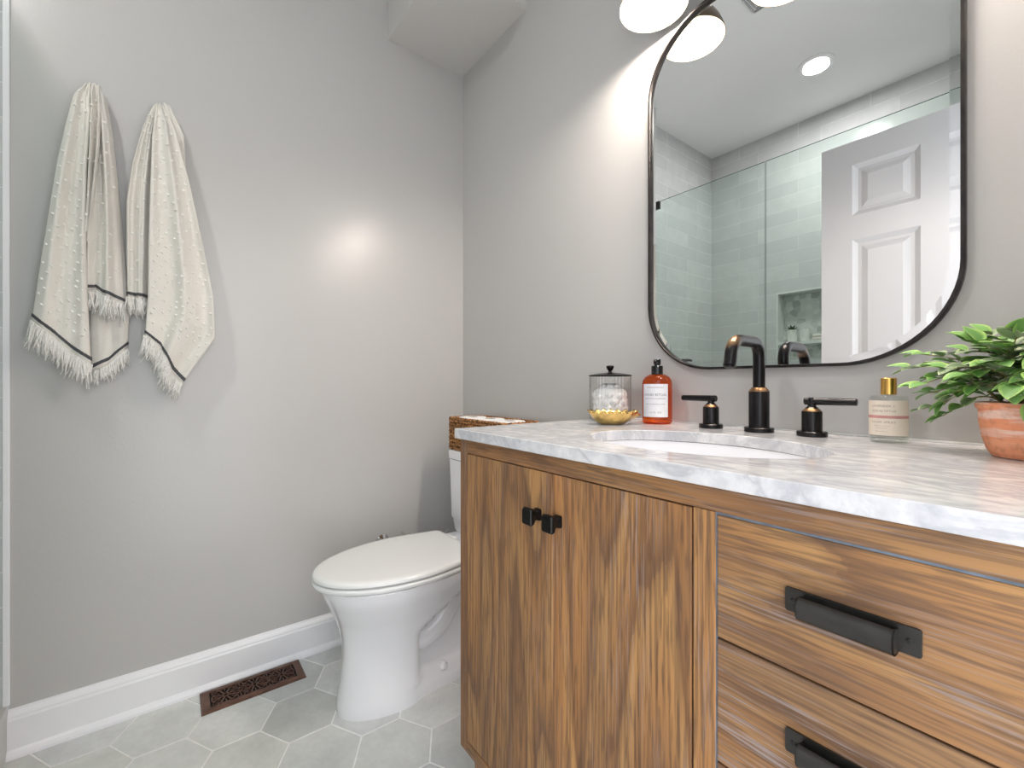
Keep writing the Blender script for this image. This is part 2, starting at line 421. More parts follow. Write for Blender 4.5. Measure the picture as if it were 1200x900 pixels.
struct('trim_1', B(-.02, .006, -1.4285, -1.4155, .137, CEIL), M['trim'], bevel=.0015)
# far tiled wall with the niche opening
nx0, nx1, nz0, nz1, nzs = .462, .80, .98, 1.625, 1.285
bm = bmesh.new()
box(bm, -.12, nx0, YF-.12, YF, -.05, CEIL+.01); box(bm, nx1, XR+.12, YF-.12, YF, -.05, CEIL+.01)
box(bm, nx0, nx1, YF-.12, YF, -.05, nz0); box(bm, nx0, nx1, YF-.12, YF, nz1, CEIL+.01)
struct('wall_far_tiled', bm, M['tile_x'])
struct('wall_niche', B(nx0-.01, nx1+.01, YF-.12, YF-.09, nz0-.01, nz1+.01), M['hexmarble'])
bm = bmesh.new(); e = .012
box(bm, nx0, nx0+e, YF-.09, YF+.003, nz0, nz1); box(bm, nx1-e, nx1, YF-.09, YF+.003, nz0, nz1)
box(bm, nx0+e, nx1-e, YF-.09, YF+.003, nz1-e, nz1); box(bm, nx0+e, nx1-e, YF-.09, YF+.003, nz0, nz0+e)
box(bm, nx0+e, nx1-e, YF-.09, YF+.003, nzs-.02, nzs)
struct('trim_2', bm, M['white_quartz'])
# right wall with the doorway the photographer stands in
bm = bmesh.new()
box(bm, XR, XR+.12, YF-.12, -1.31, -.05, CEIL+.01); box(bm, XR, XR+.12, -.545, .12, -.05, CEIL+.01)
box(bm, XR, XR+.12, -1.31, -.545, 2.06, CEIL+.01)
struct('wall_right', bm, M['paint'])
bm = bmesh.new()
box(bm, XR+.001, XR+.119, -1.309, -1.292, 0, 2.06); box(bm, XR+.001, XR+.119, -.563, -.546, 0, 2.06); box(bm, XR+.001, XR+.119, -1.292, -.563, 2.042, 2.06)
struct('trim_3', bm, M['trim'])
# shower curb and pan
struct('trim_4', B(.002, XR, -1.56, -1.419, -.01, .137), M['curb'], bevel=.004)
# skirting with a cap and a shoe
def skirting(name, a, b, nrm):
    prof = [(0, 0), (.026, 0), (.026, .008), (.022, .016), (.015, .021), (.015, .098), (.0125, .104), (.0125, .108), (.009, .114), (.0045, .119), (.003, .1245), (0, .1245)]
    bm = bmesh.new(); a = Vector(a); b = Vector(b); n_ = Vector(nrm)
    A = [bm.verts.new(a + n_*d + Vector((0, 0, z))) for d, z in prof]; Bv = [bm.verts.new(b + n_*d + Vector((0, 0, z))) for d, z in prof]
    for i in range(len(prof)):
        j = (i+1) % len(prof); bm.faces.new((A[i], A[j], Bv[j], Bv[i]))
    bm.faces.new(A); bm.faces.new(Bv[::-1]); return struct(name, bm, M['trim'])
skirting('baseboard_left', (0, -1.4185, 0), (0, 0, 0), (1, 0, 0))
skirting('baseboard_back', (.03, 0, 0), (XR, 0, 0), (0, -1, 0))
# ------------------------------------------------------------------ open door (six raised panels) standing parallel to the vanity
def panel_door():
    dx0, dx1, yb, yf, z0, z1 = 1.0437, 1.806, -1.285, -1.250, .012, 2.03
    cols = [(1.1556, 1.3718), (1.4778, 1.694)]; rows = [(1.715, 1.930), (1.000, 1.613), (.240, .860)]
    xs = [dx0, cols[0][0], cols[0][1], cols[1][0], cols[1][1], dx1]
    bm = bmesh.new()
    for a, b in ((0, 1), (2, 3), (4, 5)): box(bm, xs[a], xs[b], yb, yf, z0, z1)
    zr = [z0, rows[2][0], rows[2][1], rows[1][0], rows[1][1], rows[0][0], rows[0][1], z1]
    for c in cols:
        for k in range(0, 8, 2): box(bm, c[0], c[1], yb, yf, zr[k], zr[k+1])
        for r in rows:
            for side in (1, -1):
                Y = lambda d: (yf - d) if side == 1 else (yb + d)
                loops = [(0, 0), (.006, .004), (.018, .011), (.030, .011), (.052, .003)]
                rings = []
                for ins, dep in loops:
                    rings.append([bm.verts.new(p) for p in ((c[0]+ins, Y(dep), r[0]+ins), (c[1]-ins, Y(dep), r[0]+ins), (c[1]-ins, Y(dep), r[1]-ins), (c[0]+ins, Y(dep), r[1]-ins))])
                for p, q in zip(rings, rings[1:]):
                    for i in range(4): bm.faces.new((p[i], p[(i+1) % 4], q[(i+1) % 4], q[i]))
                bm.faces.new(rings[-1])
    return bm
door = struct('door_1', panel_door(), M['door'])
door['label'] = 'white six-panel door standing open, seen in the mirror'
# ------------------------------------------------------------------ shower glass
def glass_pane(name, x0, x1, z0, z1, label, clips, holes=()):
    e_ = empty(name, ((x0+x1)/2, -1.5, z0), label, 'shower glass', None)
    ox = (x0+x1)/2
    obj('pane', B(x0-ox, x1-ox, 0, .001, 0, z1-z0), M['shower_glass'], e_)
    bm = bmesh.new()
    box(bm, x0-ox, x1-ox, -.003, .003, z1-z0, z1-z0+.0012)
    for xx in (x0-ox, x1-ox): box(bm, xx-.0008, xx+.0006, -.0022, .0022, 0, z1-z0)
    obj('polished_edge', bm, M['glass_edge'], e_)
    for cx, cz in clips: obj('bracket', B(cx-ox-.024, cx-ox+.024, -.009, .010, cz-z0-.025, cz-z0+.025), M['black'], e_, bevel=.002)
glass_pane('shower_glass_panel', .006, .702, .139, 2.203, 'fixed clear glass shower panel with black wall brackets, seen at left of the mirror', [(.028, 2.18), (.028, .35)])
glass_pane('shower_glass_door', .708, 1.80, .139, 2.203, 'clear glass shower door behind the white panel door, seen in the mirror', [(1.772, 2.0), (1.772, .35)])
# ------------------------------------------------------------------ ceiling fittings
def downlight(x, y, label):
    e_ = empty('recessed_light', (x, y, CEIL), label, 'ceiling light')
    obj('trim_ring', L([(.082, 0), (.082, -.004), (.060, -.007), (.056, 0)], n=40, cap=False), M['trim'], e_, smooth=True)
    obj('lens', L([(.001, -.0015), (.056, -.0015)], n=40, cap=False), M['lens_bright'], e_)
downlight(.87, -1.72, 'round recessed light in the ceiling over the shower, shining in the mirror')
e_ = empty('ceiling_vent', (.945, -.975, CEIL), 'white square ribbed exhaust vent cover on the ceiling, its corner seen in the mirror', 'vent')
obj('cover', B(-.13, .13, -.13, .13, -.012, 0), M['trim'], e_, bevel=.01, seg=3)
bm = bmesh.new()
for k in range(6):
    r0 = .118 - k*.014
    for a in (1, -1):
        box(bm, -r0, r0, a*r0-.0035, a*r0+.0035, -.018, -.0125); box(bm, a*r0-.0035, a*r0+.0035, -r0+.004, r0-.004, -.018, -.0125)
obj('louvre', bm, M['louvre'], e_)
# ------------------------------------------------------------------ vanity
CT, CB = .898, .876           # counter top / underside
VX0, VX1, VYF = .884, 1.784, -.540
v = empty('vanity_cabinet', (1.334, -.28, 0), 'brown wire-brushed oak vanity cabinet with two doors and a drawer stack', 'vanity')
VO = Vector((1.334, -.28, 0))
def vpart(name, bm, m, parent=None, **k):
    bmesh.ops.translate(bm, vec=-VO, verts=bm.verts[:]); return obj(name, bm, m, parent or v, **k)
DT, DB = .8425, .197
FB = .168
DX0, DXM, DX1, SX1, RX1 = .9155, 1.1915, 1.456, 1.489, 1.7525
# uprights, rails, carcass
bm = bmesh.new(); box(bm, VX0, DX0-.0025, VYF, VYF+.03, FB, CB); vpart('left_stile', bm, M['wood_v'], bevel=.0012)
bm = bmesh.new(); box(bm, RX1+.0025, VX1, VYF, VYF+.03, FB, CB); vpart('right_stile', bm, M['wood_v'], bevel=.0012)
bm = bmesh.new(); box(bm, DX1+.0025, SX1-.0015, VYF, VYF+.03, DB, DT+.0015); vpart('middle_stile', bm, M['wood_stile'], bevel=.001)
bm = bmesh.new(); box(bm, DX0-.0025, RX1+.0025, VYF, VYF+.03, DT+.002, CB); vpart('top_rail', bm, M['wood_h'], bevel=.0012)
bm = bmesh.new(); box(bm, DX0-.0025, RX1+.0025, VYF, VYF+.03, FB, DB-.0035); vpart('bottom_rail', bm, M['wood_h'], bevel=.0012)
bm = bmesh.new(); box(bm, VX0, VX0+.018, VYF+.03, -.004, FB, CB); vpart('side_panel', bm, M['wood_v'])
bm = bmesh.new(); box(bm, VX1-.018, VX1, VYF+.03, -.004, FB, CB); vpart('side_panel', bm, M['wood_v'])
bm = bmesh.new(); box(bm, VX0+.018, VX1-.018, VYF+.031, -.004, FB, FB+.018); box(bm, VX0+.018, VX1-.018, -.012, -.004, FB+.018, CB-.18)
box(bm, DX1+.006, DX1+.022, VYF+.031, -.012, FB+.018, CB-.18); vpart('carcass', bm, M['dark_recess'])
for lx in (VX0+.045, VX1-.045):
    for ly in (VYF+.045, -.05):
        bm = bmesh.new()
        rings = []
        for z, h in ((FB, .024), (.02, .015), (0, .014)):
            rings.append([bm.verts.new((lx+a*h, ly+b*h, z)) for a, b in ((-1,-1),(1,-1),(1,1),(-1,1))])
        for p, q in zip(rings, rings[1:]):
            for i in range(4): bm.faces.new((p[i], p[(i+1) % 4], q[(i+1) % 4], q[i]))
        bm.faces.new(rings[0]); bm.faces.new(rings[-1][::-1])
        vpart('leg', bm, M['wood_stile'], bevel=.0015)
def knob(x, z, parent):
    bm = bmesh.new()
    # square-shouldered neck and a wider, waisted cushion head
    def sq(y, h, hz):
        pts = rrect(x-h, x+h, z-hz, z+hz, min(h, hz)*.35, 4); return [bm.verts.new((a, y, b)) for a, b in pts]
    rings = [sq(VYF+.001, .0085, .0105), sq(VYF-.004, .0085, .0105), sq(VYF-.010, .0065, .008), sq(VYF-.016, .0095, .0115), sq(VYF-.020, .0125, .0145), sq(VYF-.026, .0135, .0155), sq(VYF-.029, .0115, .0135)]
    for p, q in zip(rings, rings[1:]):
        for i in range(len(p)): bm.faces.new((p[i], p[(i+1) % len(p)], q[(i+1) % len(p)], q[i]))
    bm.faces.new(rings[0]); bm.faces.new(rings[-1][::-1])
    return vpart('knob', bm, M['black'], parent, smooth=True, angle=50)
def vdoor(x0, x1, m, kx):
    bm = bmesh.new(); box(bm, x0, x1, VYF, VYF+.02, DB, DT)
    d_ = vpart('door', bm, m, bevel=.0012); k_ = knob(kx, .7645, d_); return d_
vdoor(DX0, DXM-.0008, M['wood_door'], 1.1585)
vdoor(DXM+.0008, DX1, M['wood_door2'], 1.2115)
def cup_pull(cx, cz, parent):
    bm = bmesh.new(); y = VYF-.0006
    w2 = .0545; hh = .0125
    # back plate with softly rounded ears
    prism(bm, rrect(cx-w2, cx+w2, cz-hh, cz+hh, .0022, 4), y-.0025, y, 'y')
    # half-round scoop standing out from the plate
    xa, xb = cx-.0385, cx+.0385
    sec = [(.0125, .0108), (.0150, .0100), (.0172, .0080), (.0190, .0045), (.0198, 0), (.0194, -.0045), (.0178, -.0090), (.0150, -.0120), (.0110, -.0136), (.0060, -.0142), (.0004, -.0142)]
    n = len(sec)-1; out = [(y-.002-p, cz+q) for p, q in sec]; inn = []
    for k, (p, q) in enumerate(out):
        a_, b_ = out[max(0, k-1)], out[min(n, k+1)]; tx, tz = b_[0]-a_[0], b_[1]-a_[1]; l_ = math.hypot(tx, tz)
        inn.append((p - tz/l_*.0016, q + tx/l_*.0016) if k < n else (p, q+.0016))
    prof = out + inn[::-1]
    A = [bm.verts.new((xa, p, q)) for p, q in prof]; Bv = [bm.verts.new((xb, p, q)) for p, q in prof]
    m_ = len(prof)
    for i in range(m_): bm.faces.new((A[i], A[(i+1) % m_], Bv[(i+1) % m_], Bv[i]))
    for ring in (A, Bv):
        for k in range(n): bm.faces.new((ring[k], ring[k+1], ring[m_-2-k], ring[m_-1-k]))
    # end cheeks
    for X, s in ((xa, 1), (xb, -1)):
        poly = [(y-.001, out[0][1]-.004)] + out + [(y-.001, out[-1][1])]
        prism(bm, poly, X-.0012 if s < 0 else X, X if s < 0 else X+.0012, 'x')
    h_ = vpart('cup_pull', bm, M['pewter'], parent, smooth=True, angle=38)
    for sx in (-1, 1):
        bm = bmesh.new(); lathe(bm, [(.0001, .0012), (.0022, .0010), (.0028, 0)], n=14, cap=False)
        bmesh.ops.transform(bm, matrix=Matrix.Translation((cx+sx*.0465, y-.0025, cz)) @ Matrix.Rotation(PI/2, 4, 'X'), verts=bm.verts[:])
        vpart('screw', bm, M['screw'], h_, smooth=True)
zt = DT
for k, hgt in enumerate((.1505, .1505, .1505, .191)):
    z1_, z0_ = zt-.0012, zt-hgt+.0012
    bm = bmesh.new(); box(bm, SX1+.0005, RX1, VYF, VYF+.02, z0_, z1_)
    d_ = vpart('drawer', bm, M['wood_dr1'] if k % 2 == 0 else M['wood_dr2'], bevel=.0015)
    cup_pull(1.6205, (z0_+z1_)/2+.0035, d_); zt -= hgt
bm = bmesh.new(); box(bm, SX1-.0015, RX1, VYF+.0012, VYF+.006, DT-.0008, DT+.002); box(bm, SX1-.0016, SX1+.0006, VYF+.0012, VYF+.006, DB, DT-.0008)
vpart('filler_line', bm, M['filler'])
# ------------------------------------------------------------------ counter with oval cut-out
SKX, SKY, SA, SB = 1.335, -.325, .205, .150
def counter():
    bm = bmesh.new(); n = 96; x0, x1, y0, y1 = .878, 1.792, -.553, -.001
    def rim(a):
        c, s = math.cos(a), math.sin(a)
        tx = ((x1 if c > 0 else x0) - SKX)/c if abs(c) > 1e-6 else 1e9; ty = ((y1 if s > 0 else y0) - SKY)/s if abs(s) > 1e-6 else 1e9
        t_ = min(tx, ty); return (SKX + c*t_, SKY + s*t_)
    angs = sorted([2*PI*k/n + .001 for k in range(n)] + [math.atan2(y-SKY, x-SKX) % (2*PI) for x in (x0, x1) for y in (y0, y1)])
    rings = {}
    for nm, z in (('t', CT), ('b', CB)):
        rings[nm+'i'] = [bm.verts.new((SKX + SA*math.cos(a), SKY + SB*math.sin(a), z)) for a in angs]
        rings[nm+'o'] = [bm.verts.new((*rim(a), z)) for a in angs]
    N = len(angs)
    for i in range(N):
        j = (i+1) % N
        bm.faces.new((rings['ti'][i], rings['to'][i], rings['to'][j], rings['ti'][j]))
        bm.faces.new((rings['bi'][i], rings['bi'][j], rings['bo'][j], rings['bo'][i]))
        bm.faces.new((rings['ti'][i], rings['ti'][j], rings['bi'][j], rings['bi'][i]))
        bm.faces.new((rings['to'][i], rings['bo'][i], rings['bo'][j], rings['to'][j]))
    return bm
ct = obj('countertop', counter(), M['marble'], bevel=.0028, seg=3)
tag(ct, 'white marble countertop with grey veining and an oval sink cut-out', 'countertop')
# caulk line
ck = obj('trim_5', T([(.884, -.0015, CT+.0012), (1.79, -.0015, CT+.0012)], .0022, 8), M['white_caulk']); ck['kind'] = 'structure'
# undermount basin
def basin():
    bm = bmesh.new(); n = 64; prof = []
    for k in range(15):
        t_ = k/14; prof.append((1.035*(1-t_**2.6)**.5 if t_ < 1 else .0, -.145*t_))
    prof = [(1.035 if k == 0 else p[0], p[1]) for k, p in enumerate(prof)]
    R_ = []
    for f, z in [(1.10, 0)] + prof[:-1] + [(.10, -.145)]:
        R_.append([bm.verts.new((SKX + SA*f*math.cos(2*PI*i/n), SKY + SB*f*math.sin(2*PI*i/n), CB-.0015+z)) for i in range(n)])
    for a, b in zip(R_, R_[1:]):
        for i in range(n): bm.faces.new((a[i], a[(i+1) % n], b[(i+1) % n], b[i]))
    bm.faces.new(R_[-1])
    return bm
sk = obj('sink_basin', basin(), M['porcelain'], smooth=True, angle=60)
sm = sk.modifiers.new('solid', 'SOLIDIFY'); sm.thickness = .010; sm.offset = -1
tag(sk, 'white oval undermount sink basin below the marble countertop', 'sink')
obj('drain', L([(.001, CB-.1445), (.022, CB-.1445), (.024, CB-.1475)], SKX, SKY, 28, cap=False), M['bronze'], sk, smooth=True)
# ------------------------------------------------------------------ faucet
FY = -.075
fa = empty('faucet', (1.338, FY, CT), 'black bronze widespread faucet with arched spout and two lever handles', 'faucet')
def fpart(name, bm, parent, ox=0, m='bronze', copper_band=None, **k):
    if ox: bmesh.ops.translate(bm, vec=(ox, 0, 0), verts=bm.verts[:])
    if copper_band:
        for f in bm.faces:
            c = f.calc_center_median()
            if copper_band(c): f.material_index = 1
    return obj(name, bm, [M[m], M['bronze_copper']], parent, smooth=True, **k)
def disc(r, z0, z1, b=.001): return [(r-b, z0), (r, z0+b), (r, z1-b), (r-b, z1)]
sb = fpart('spout_base', L(disc(.0285, 0, .0100, .0012) + [(.0198, .0101), (.0198, .086), (.0192, .0872), (.0140, .0945), (.0122, .0955)], n=48), fa, copper_band=lambda c: .0865 < c.z < .0935)
pts = [(0, 0, .094), (0, 0, .12), (0, 0, .150), (0, 0, .160)]
R_ = .030; ZT = .190
for k in range(1, 9):
    a = PI/2*k/8; pts.append((0, -R_*(1-math.cos(a)), ZT-R_ + R_*math.sin(a)))
pts += [(0, -.052, ZT), (0, -.070, ZT), (0, -.086, ZT)]
for k in range(1, 9):
    a = (PI/2)*k/8*.88; pts.append((0, -.088-.034*math.sin(a), ZT-.034*(1-math.cos(a))))
pts += [(0, -.1245, .146), (0, -.1275, .1375)]
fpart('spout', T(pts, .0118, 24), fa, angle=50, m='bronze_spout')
obj('aerator', T([(0, -.1272, .1385), (0, -.1284, .1340)], .0085, 20), M['black'], fa, smooth=True)
def fhandle(ox, s):
    hb = fpart('handle_base', L(disc(.0258, 0, .0100, .0012) + [(.0174, .0101), (.0174, .0478), (.0167, .0490), (.0115, .0545), (.0085, .0575), (.0072, .0585), (.0070, .0665)], n=40), fa, ox, copper_band=lambda c: .0485 < c.z < .0548)
    bm = bmesh.new(); tube(bm, [(-.0125*s, 0, .0685), (-.0115*s, 0, .0685), (.071*s, 0, .0685), (.072*s, 0, .0685)], [.0066, .0074, .0066, .0058], 20)
    lathe(bm, [(.0066, .0620), (.0082, .0645), (.0082, .0700), (.0066, .0745), (.001, .0752)], n=24, cap=False)
    bmesh.ops.translate(bm, vec=(ox, 0, 0), verts=bm.verts[:])
    obj('lever', bm, M['bronze'], hb, smooth=True)
fhandle(-.106, -1); fhandle(.098, 1)
# ------------------------------------------------------------------ mirror
MX0, MX1, MZ0, MZ1, MR = 1.022, 1.640, 1.036, 1.952, .175
mr = empty('mirror', ((MX0+MX1)/2, 0, MZ0), 'tall rounded-corner wall mirror in a thin black metal frame above the sink', 'mirror')
ox, oz = (MX0+MX1)/2, MZ0
def mloop(bm, ins, y, n=16):
    return [bm.verts.new((a-ox, y, b-oz)) for a, b in rrect(MX0+ins, MX1-ins, MZ0+ins, MZ1-ins, MR-ins, n)]
def bridge(bm, rings, closed=False):
    for p, q in zip(rings, rings[1:] + ([rings[0]] if closed else [])):
        for i in range(len(p)): bm.faces.new((p[i], p[(i+1) % len(p)], q[(i+1) % len(p)], q[i]))
bm = bmesh.new(); bridge(bm, [mloop(bm, 0, -.0005), mloop(bm, 0, -.0205), mloop(bm, .0008, -.0215), mloop(bm, .0052, -.0215), mloop(bm, .006, -.0205), mloop(bm, .006, -.0005)], True)
obj('frame', bm, M['frame'], mr, smooth=True, angle=40)
bm = bmesh.new(); r0 = mloop(bm, .0062, -.0125); r1 = mloop(bm, .0200, -.0131); bridge(bm, [r0, r1]); bm.faces.new(r1)
obj('mirror_glass', bm, M['mirror'], mr)
# ------------------------------------------------------------------ vanity light
vl = empty('vanity_light', (1.338, -.001, 2.15), 'three-shade vanity light above the mirror with open bowl shades facing down', 'wall light')
RIM = 1.953-2.15
obj('backplate', B(-.30, .30, -.022, 0, -.03, .03), M['shade_out'], vl, bevel=.006, seg=3)
for sx in (-.241, 0, .241):
    arm = [(sx, -.02, .0), (sx, -.07, .0), (sx, -.096, -.012), (sx, -.102, -.035), (sx, -.102, -.104)]
    obj('arm', T(smoothpath(arm, 5), .008, 12), M['shade_out'], vl, smooth=True)
    prof = [(.019, -.098), (.028, -.102), (.050, -.125), (.070, -.158), (.080, -.182), (.0845, RIM)]
    bm = bmesh.new(); outer = lathe(bm, prof, sx, -.102, 44, cap=False); inner = lathe(bm, [(r-.0022, z) for r, z in prof], sx, -.102, 44, cap=False)
    for i in range(44):
        j = (i+1) % 44; bm.faces.new((outer[-1][i], outer[-1][j], inner[-1][j], inner[-1][i])); bm.faces.new((outer[0][i], outer[0][j], inner[0][j], inner[0][i]))
    bm.faces.ensure_lookup_table()
    nf = 44*(len(prof)-1)
    for i, f in enumerate(bm.faces):
        if nf <= i < 2*nf: f.material_index = 1
    sh = obj('shade', bm, [M['shade_out'], M['shade_in']], vl, smooth=True, angle=60)
    bm = bmesh.new(); bmesh.ops.create_icosphere(bm, subdivisions=2, radius=.040, matrix=Matrix.Translation((sx, -.102, RIM+.016)) @ Matrix.Diagonal((1, 1, .42, 1)))
    obj('bulb', bm, M['bulb'], sh, smooth=True)
    bm = bmesh.new(); lathe(bm, [(.030, RIM+.028), (.016, RIM+.05), (.014, RIM+.07), (.018, -.101)], sx, -.102, 20); obj('socket', bm, M['shade_in'], sh, smooth=True)
# ------------------------------------------------------------------ text helper
def text_mesh(body, size, cx, cz, fit=None, font_space=1.0):
    c = bpy.data.curves.new('lettering', 'FONT'); c.body = body; c.size = size; c.align_x = 'CENTER'; c.align_y = 'CENTER'; c.space_character = font_space
    c.resolution_u = 2
    o = bpy.data.objects.new('lettering', c); COL.objects.link(o)
    dg = bpy.context.evaluated_depsgraph_get(); me = bpy.data.meshes.new_from_object(o.evaluated_get(dg))
    vs = [(v_.co.x + cx, v_.co.y + cz) for v_ in me.vertices]; fs = [tuple(p.vertices) for p in me.polygons]
    bpy.data.objects.remove(o); bpy.data.curves.remove(c); bpy.data.meshes.remove(me); return vs, fs
def wrap_text(bm, items, R_, ang0):
    """write lines round a cylinder of radius R_, centred on angle ang0"""
    for body, size, u0, z0, sp in items:
        vs, fs = text_mesh(body, size, u0, z0, font_space=sp)
        V = [bm.verts.new((R_*math.cos(ang0 + u/R_), R_*math.sin(ang0 + u/R_), z)) for u, z in vs]
        for f in fs:
            try: bm.faces.new([V[i] for i in f])
            except ValueError: pass
def wrap_patch(bm, R_, a0, a1, z0, z1, n=24, t_=.0003):
    rows = [[], [], [], []]
    for k in range(n+1):
        a = a0 + (a1-a0)*k/n
        for q, (rr, z) in enumerate(((R_, z0), (R_, z1), (R_+t_, z1), (R_+t_, z0))): rows[q].append(bm.verts.new((rr*math.cos(a), rr*math.sin(a), z)))
    for p, q in zip(rows, rows[1:] + [rows[0]]):
        for k in range(n): bm.faces.new((p[k], p[k+1], q[k+1], q[k]))
    for k in (0, n): bm.faces.new([r_[k] for r_ in rows])
# ------------------------------------------------------------------ things on the counter
# soap bottle
SPX, SPY = 1.085, -.070
so = empty('soap_bottle', (SPX, SPY, CT), 'amber pump soap bottle with a white HAND RITUAL label', 'soap bottle')
obj('bottle', L([(.030, 0), (.0355, .002), (.037, .006), (.037, .104), (.0355, .112), (.030, .120), (.021, .1255), (.0145, .1275), (.0135, .131)], n=56), M['amber'], so, smooth=True, angle=50)
obj('collar', L([(.0140, .1265), (.0145, .127), (.0145, .1475), (.0130, .1490), (.0075, .1495), (.0070, .1560)], n=36), M['black_plastic'], so, smooth=True)
bm = bmesh.new(); lathe(bm, [(.0085, .1525), (.0092, .1540), (.0092, .1645), (.0080, .1662), (.001, .1665)], n=28, cap=False)
tube(bm, [(0, 0, .1620), (.006, -.014, .1622), (.010, -.024, .1605), (.0105, -.0255, .1585)], [.0045, .0040, .0034, .0030], 12)
obj('pump', bm, M['black_plastic'], so, smooth=True)
sa = math.atan2(CAM.y-SPY, CAM.x-SPX)
bm = bmesh.new(); wrap_patch(bm, .03715, sa-.98-.10, sa+.98-.22, .0185, .102); obj('label', bm, M['label'], so, smooth=True)
bm = bmesh.new(); wrap_text(bm, [('PURE BOTANICALS', .0045, 0, .0930, 1.1), ('HAND RITUAL', .0093, .0, .0745, 1.0), ('SOOTHING & REFINING', .0046, .0, .0650, 1.1), ('GEL CLEANSING SOAP', .0044, 0, .0510, 1.1), ('16 FL OZ', .0060, 0, .0300, 1.3)], .0376, sa-.13)
obj('lettering', bm, M['ink'], so)
# ribbed jar
JX, JY = .948, -.092
ja = empty('glass_jar', (JX, JY, CT), 'ribbed glass jar with a black knobbed lid behind the brass dish', 'jar')
rib = lambda a, z, r: .0013*math.cos(a*36)
bm = bmesh.new(); lathe(bm, [(.050, .0), (.0555, .003), (.0565, .01), (.0565, .116), (.0565, .123)], n=216, rib=rib, cap=False); lathe(bm, [(.001, .0015), (.050, .0)], n=216, cap=False)
obj('jar_body', bm, M['jar_glass'], ja, smooth=True, angle=80)
ld = obj('lid', L([(.0560, .1235), (.0590, .1240), (.0595, .1265), (.050, .1290), (.034, .1320), (.012, .1345), (.001, .135)], n=56, cap=False), M['black'], ja, smooth=True)
obj('knob', L([(.006, .1335), (.0045, .1385), (.0085, .1430), (.0108, .1495), (.0105, .1530), (.001, .1545)], n=28, cap=False), M['black'], ld, smooth=True)
bm = bmesh.new(); rc = random.Random(5)
for ring in range(5):
    for k in range(9 if ring < 4 else 5):
        a = rc.uniform(0, 2*PI); rr = .036 if ring < 4 else .016
        a = 2*PI*k/(9 if ring < 4 else 5) + ring*.4
        q = Matrix.Translation((rr*math.cos(a)*rc.uniform(.85, 1), rr*math.sin(a)*rc.uniform(.85, 1), .0175 + ring*.0175 + rc.uniform(-.002, .002))) 
        bmesh.ops.create_icosphere(bm, subdivisions=2, radius=.0155, matrix=q)
lathe(bm, [(.036, .004), (.044, .012), (.044, .084), (.026, .094)], n=24)
for v_ in bm.verts: v_.co += Vector((1, 1, 1))*mnoise.noise(v_.co*90)*.0016
ctn = obj('cotton_balls', bm, M['cotton'], smooth=True, angle=180); ctn.location = (JX, JY, CT)
tag(ctn, 'white cotton balls filling the ribbed glass jar', 'cotton', kind='stuff')
# brass leaf dish
DSX, DSY = 1.028, -.185
def leaf_dish():
    bm = bmesh.new(); n = 96; m_ = 14; rows = []
    ax = math.radians(52.5)      # long axis roughly across the view, tail to the right
    for j in range(m_+1):
        t_ = j/m_; ring = []
        for i in range(n):
            a = 2*PI*i/n
            Lr = .060 + .0045*math.cos(a)*1 ; wr = .043
            r = 1/math.sqrt((math.cos(a)/Lr)**2 + (math.sin(a)/wr)**2)
            r *= (.34 + .66*t_**.85)
            fl = 1 - 2*abs(math.sin(a*8 + t_*1.6))         # leaf ribs running out in a swirl
            r *= 1 + .07*fl*t_
            z = .0015 + .033*t_**1.7 + .0034*fl*t_ 
            if abs(a) < .16 or abs(a-2*PI) < .16:
                k_ = 1 - min(abs(a), abs(a-2*PI))/.16; r += .016*k_*t_**3; z -= .006*k_*t_**3
            x, y = r*math.cos(a), r*math.sin(a)
            ring.append(bm.verts.new((x*math.cos(ax)-y*math.sin(ax), x*math.sin(ax)+y*math.cos(ax), z)))
        rows.append(ring)
    bridge(bm, rows); bm.faces.new(rows[0])
    return bm
ds = obj('brass_dish', leaf_dish(), M['brass'], smooth=True, angle=70); ds.location = (DSX, DSY, CT); ds.rotation_euler = (0, 0, 0)
sm = ds.modifiers.new('s', 'SOLIDIFY'); sm.thickness = .0016; sm.offset = 1
tag(ds, 'small leaf-shaped fluted brass dish in front of the ribbed jar', 'dish')
# room spray bottle
RX, RY = 1.5515, -.070
rs = empty('spray_bottle', (RX, RY, CT), 'clear glass spray bottle with gold cap and cream label with pink stripe', 'bottle')
bm = bmesh.new(); lathe(bm, [(.022, 0), (.0255, .0012), (.0268, .004), (.0268, .076), (.0262, .0795), (.024, .0815), (.010, .082), (.0096, .0845)], n=56)
obj('bottle', bm, M['clear_glass'], rs, smooth=True, angle=50)
obj('glass_base', L([(.023, .0012), (.0248, .004), (.0248, .0105), (.022, .0125)], n=48), M['clear_glass'], rs, smooth=True)
obj('cap', L([(.0106, .0835), (.0111, .0842), (.0111, .1115), (.0103, .1125), (.001, .1125)], n=40, cap=False), M['gold'], rs, smooth=True)
ra = math.atan2(CAM.y-RY, CAM.x-RX)
bm = bmesh.new(); wrap_patch(bm, .0270, ra-1.50, ra+1.25, .0135, .0735, 36); lb = obj('label', bm, M['cream_label'], rs, smooth=True)
bm = bmesh.new(); wrap_patch(bm, .0274, ra-1.50, ra+1.25, .0430, .0478, 36); obj('stripe', bm, M['pink_stripe'], lb, smooth=True)
bm = bmesh.new(); wrap_text(bm, [('LAVENDER +', .0054, -.006, .0640, 1.1), ('EUCALYPTUS', .0054, -.005, .0553, 1.1), ('ROOM SPRAY', .0054, -.006, .0362, 1.1)], .0276, ra-.08)
wrap_text(bm, [('calming mist for linens', .0024, -.008, .0300, 1.1), ('and small spaces', .0024, -.008, .0262, 1.1), ('100 ml / 3.4 fl oz', .0024, -.008, .0205, 1.1)], .0276, ra-.08)
obj('lettering', bm, M['ink_light'], lb)
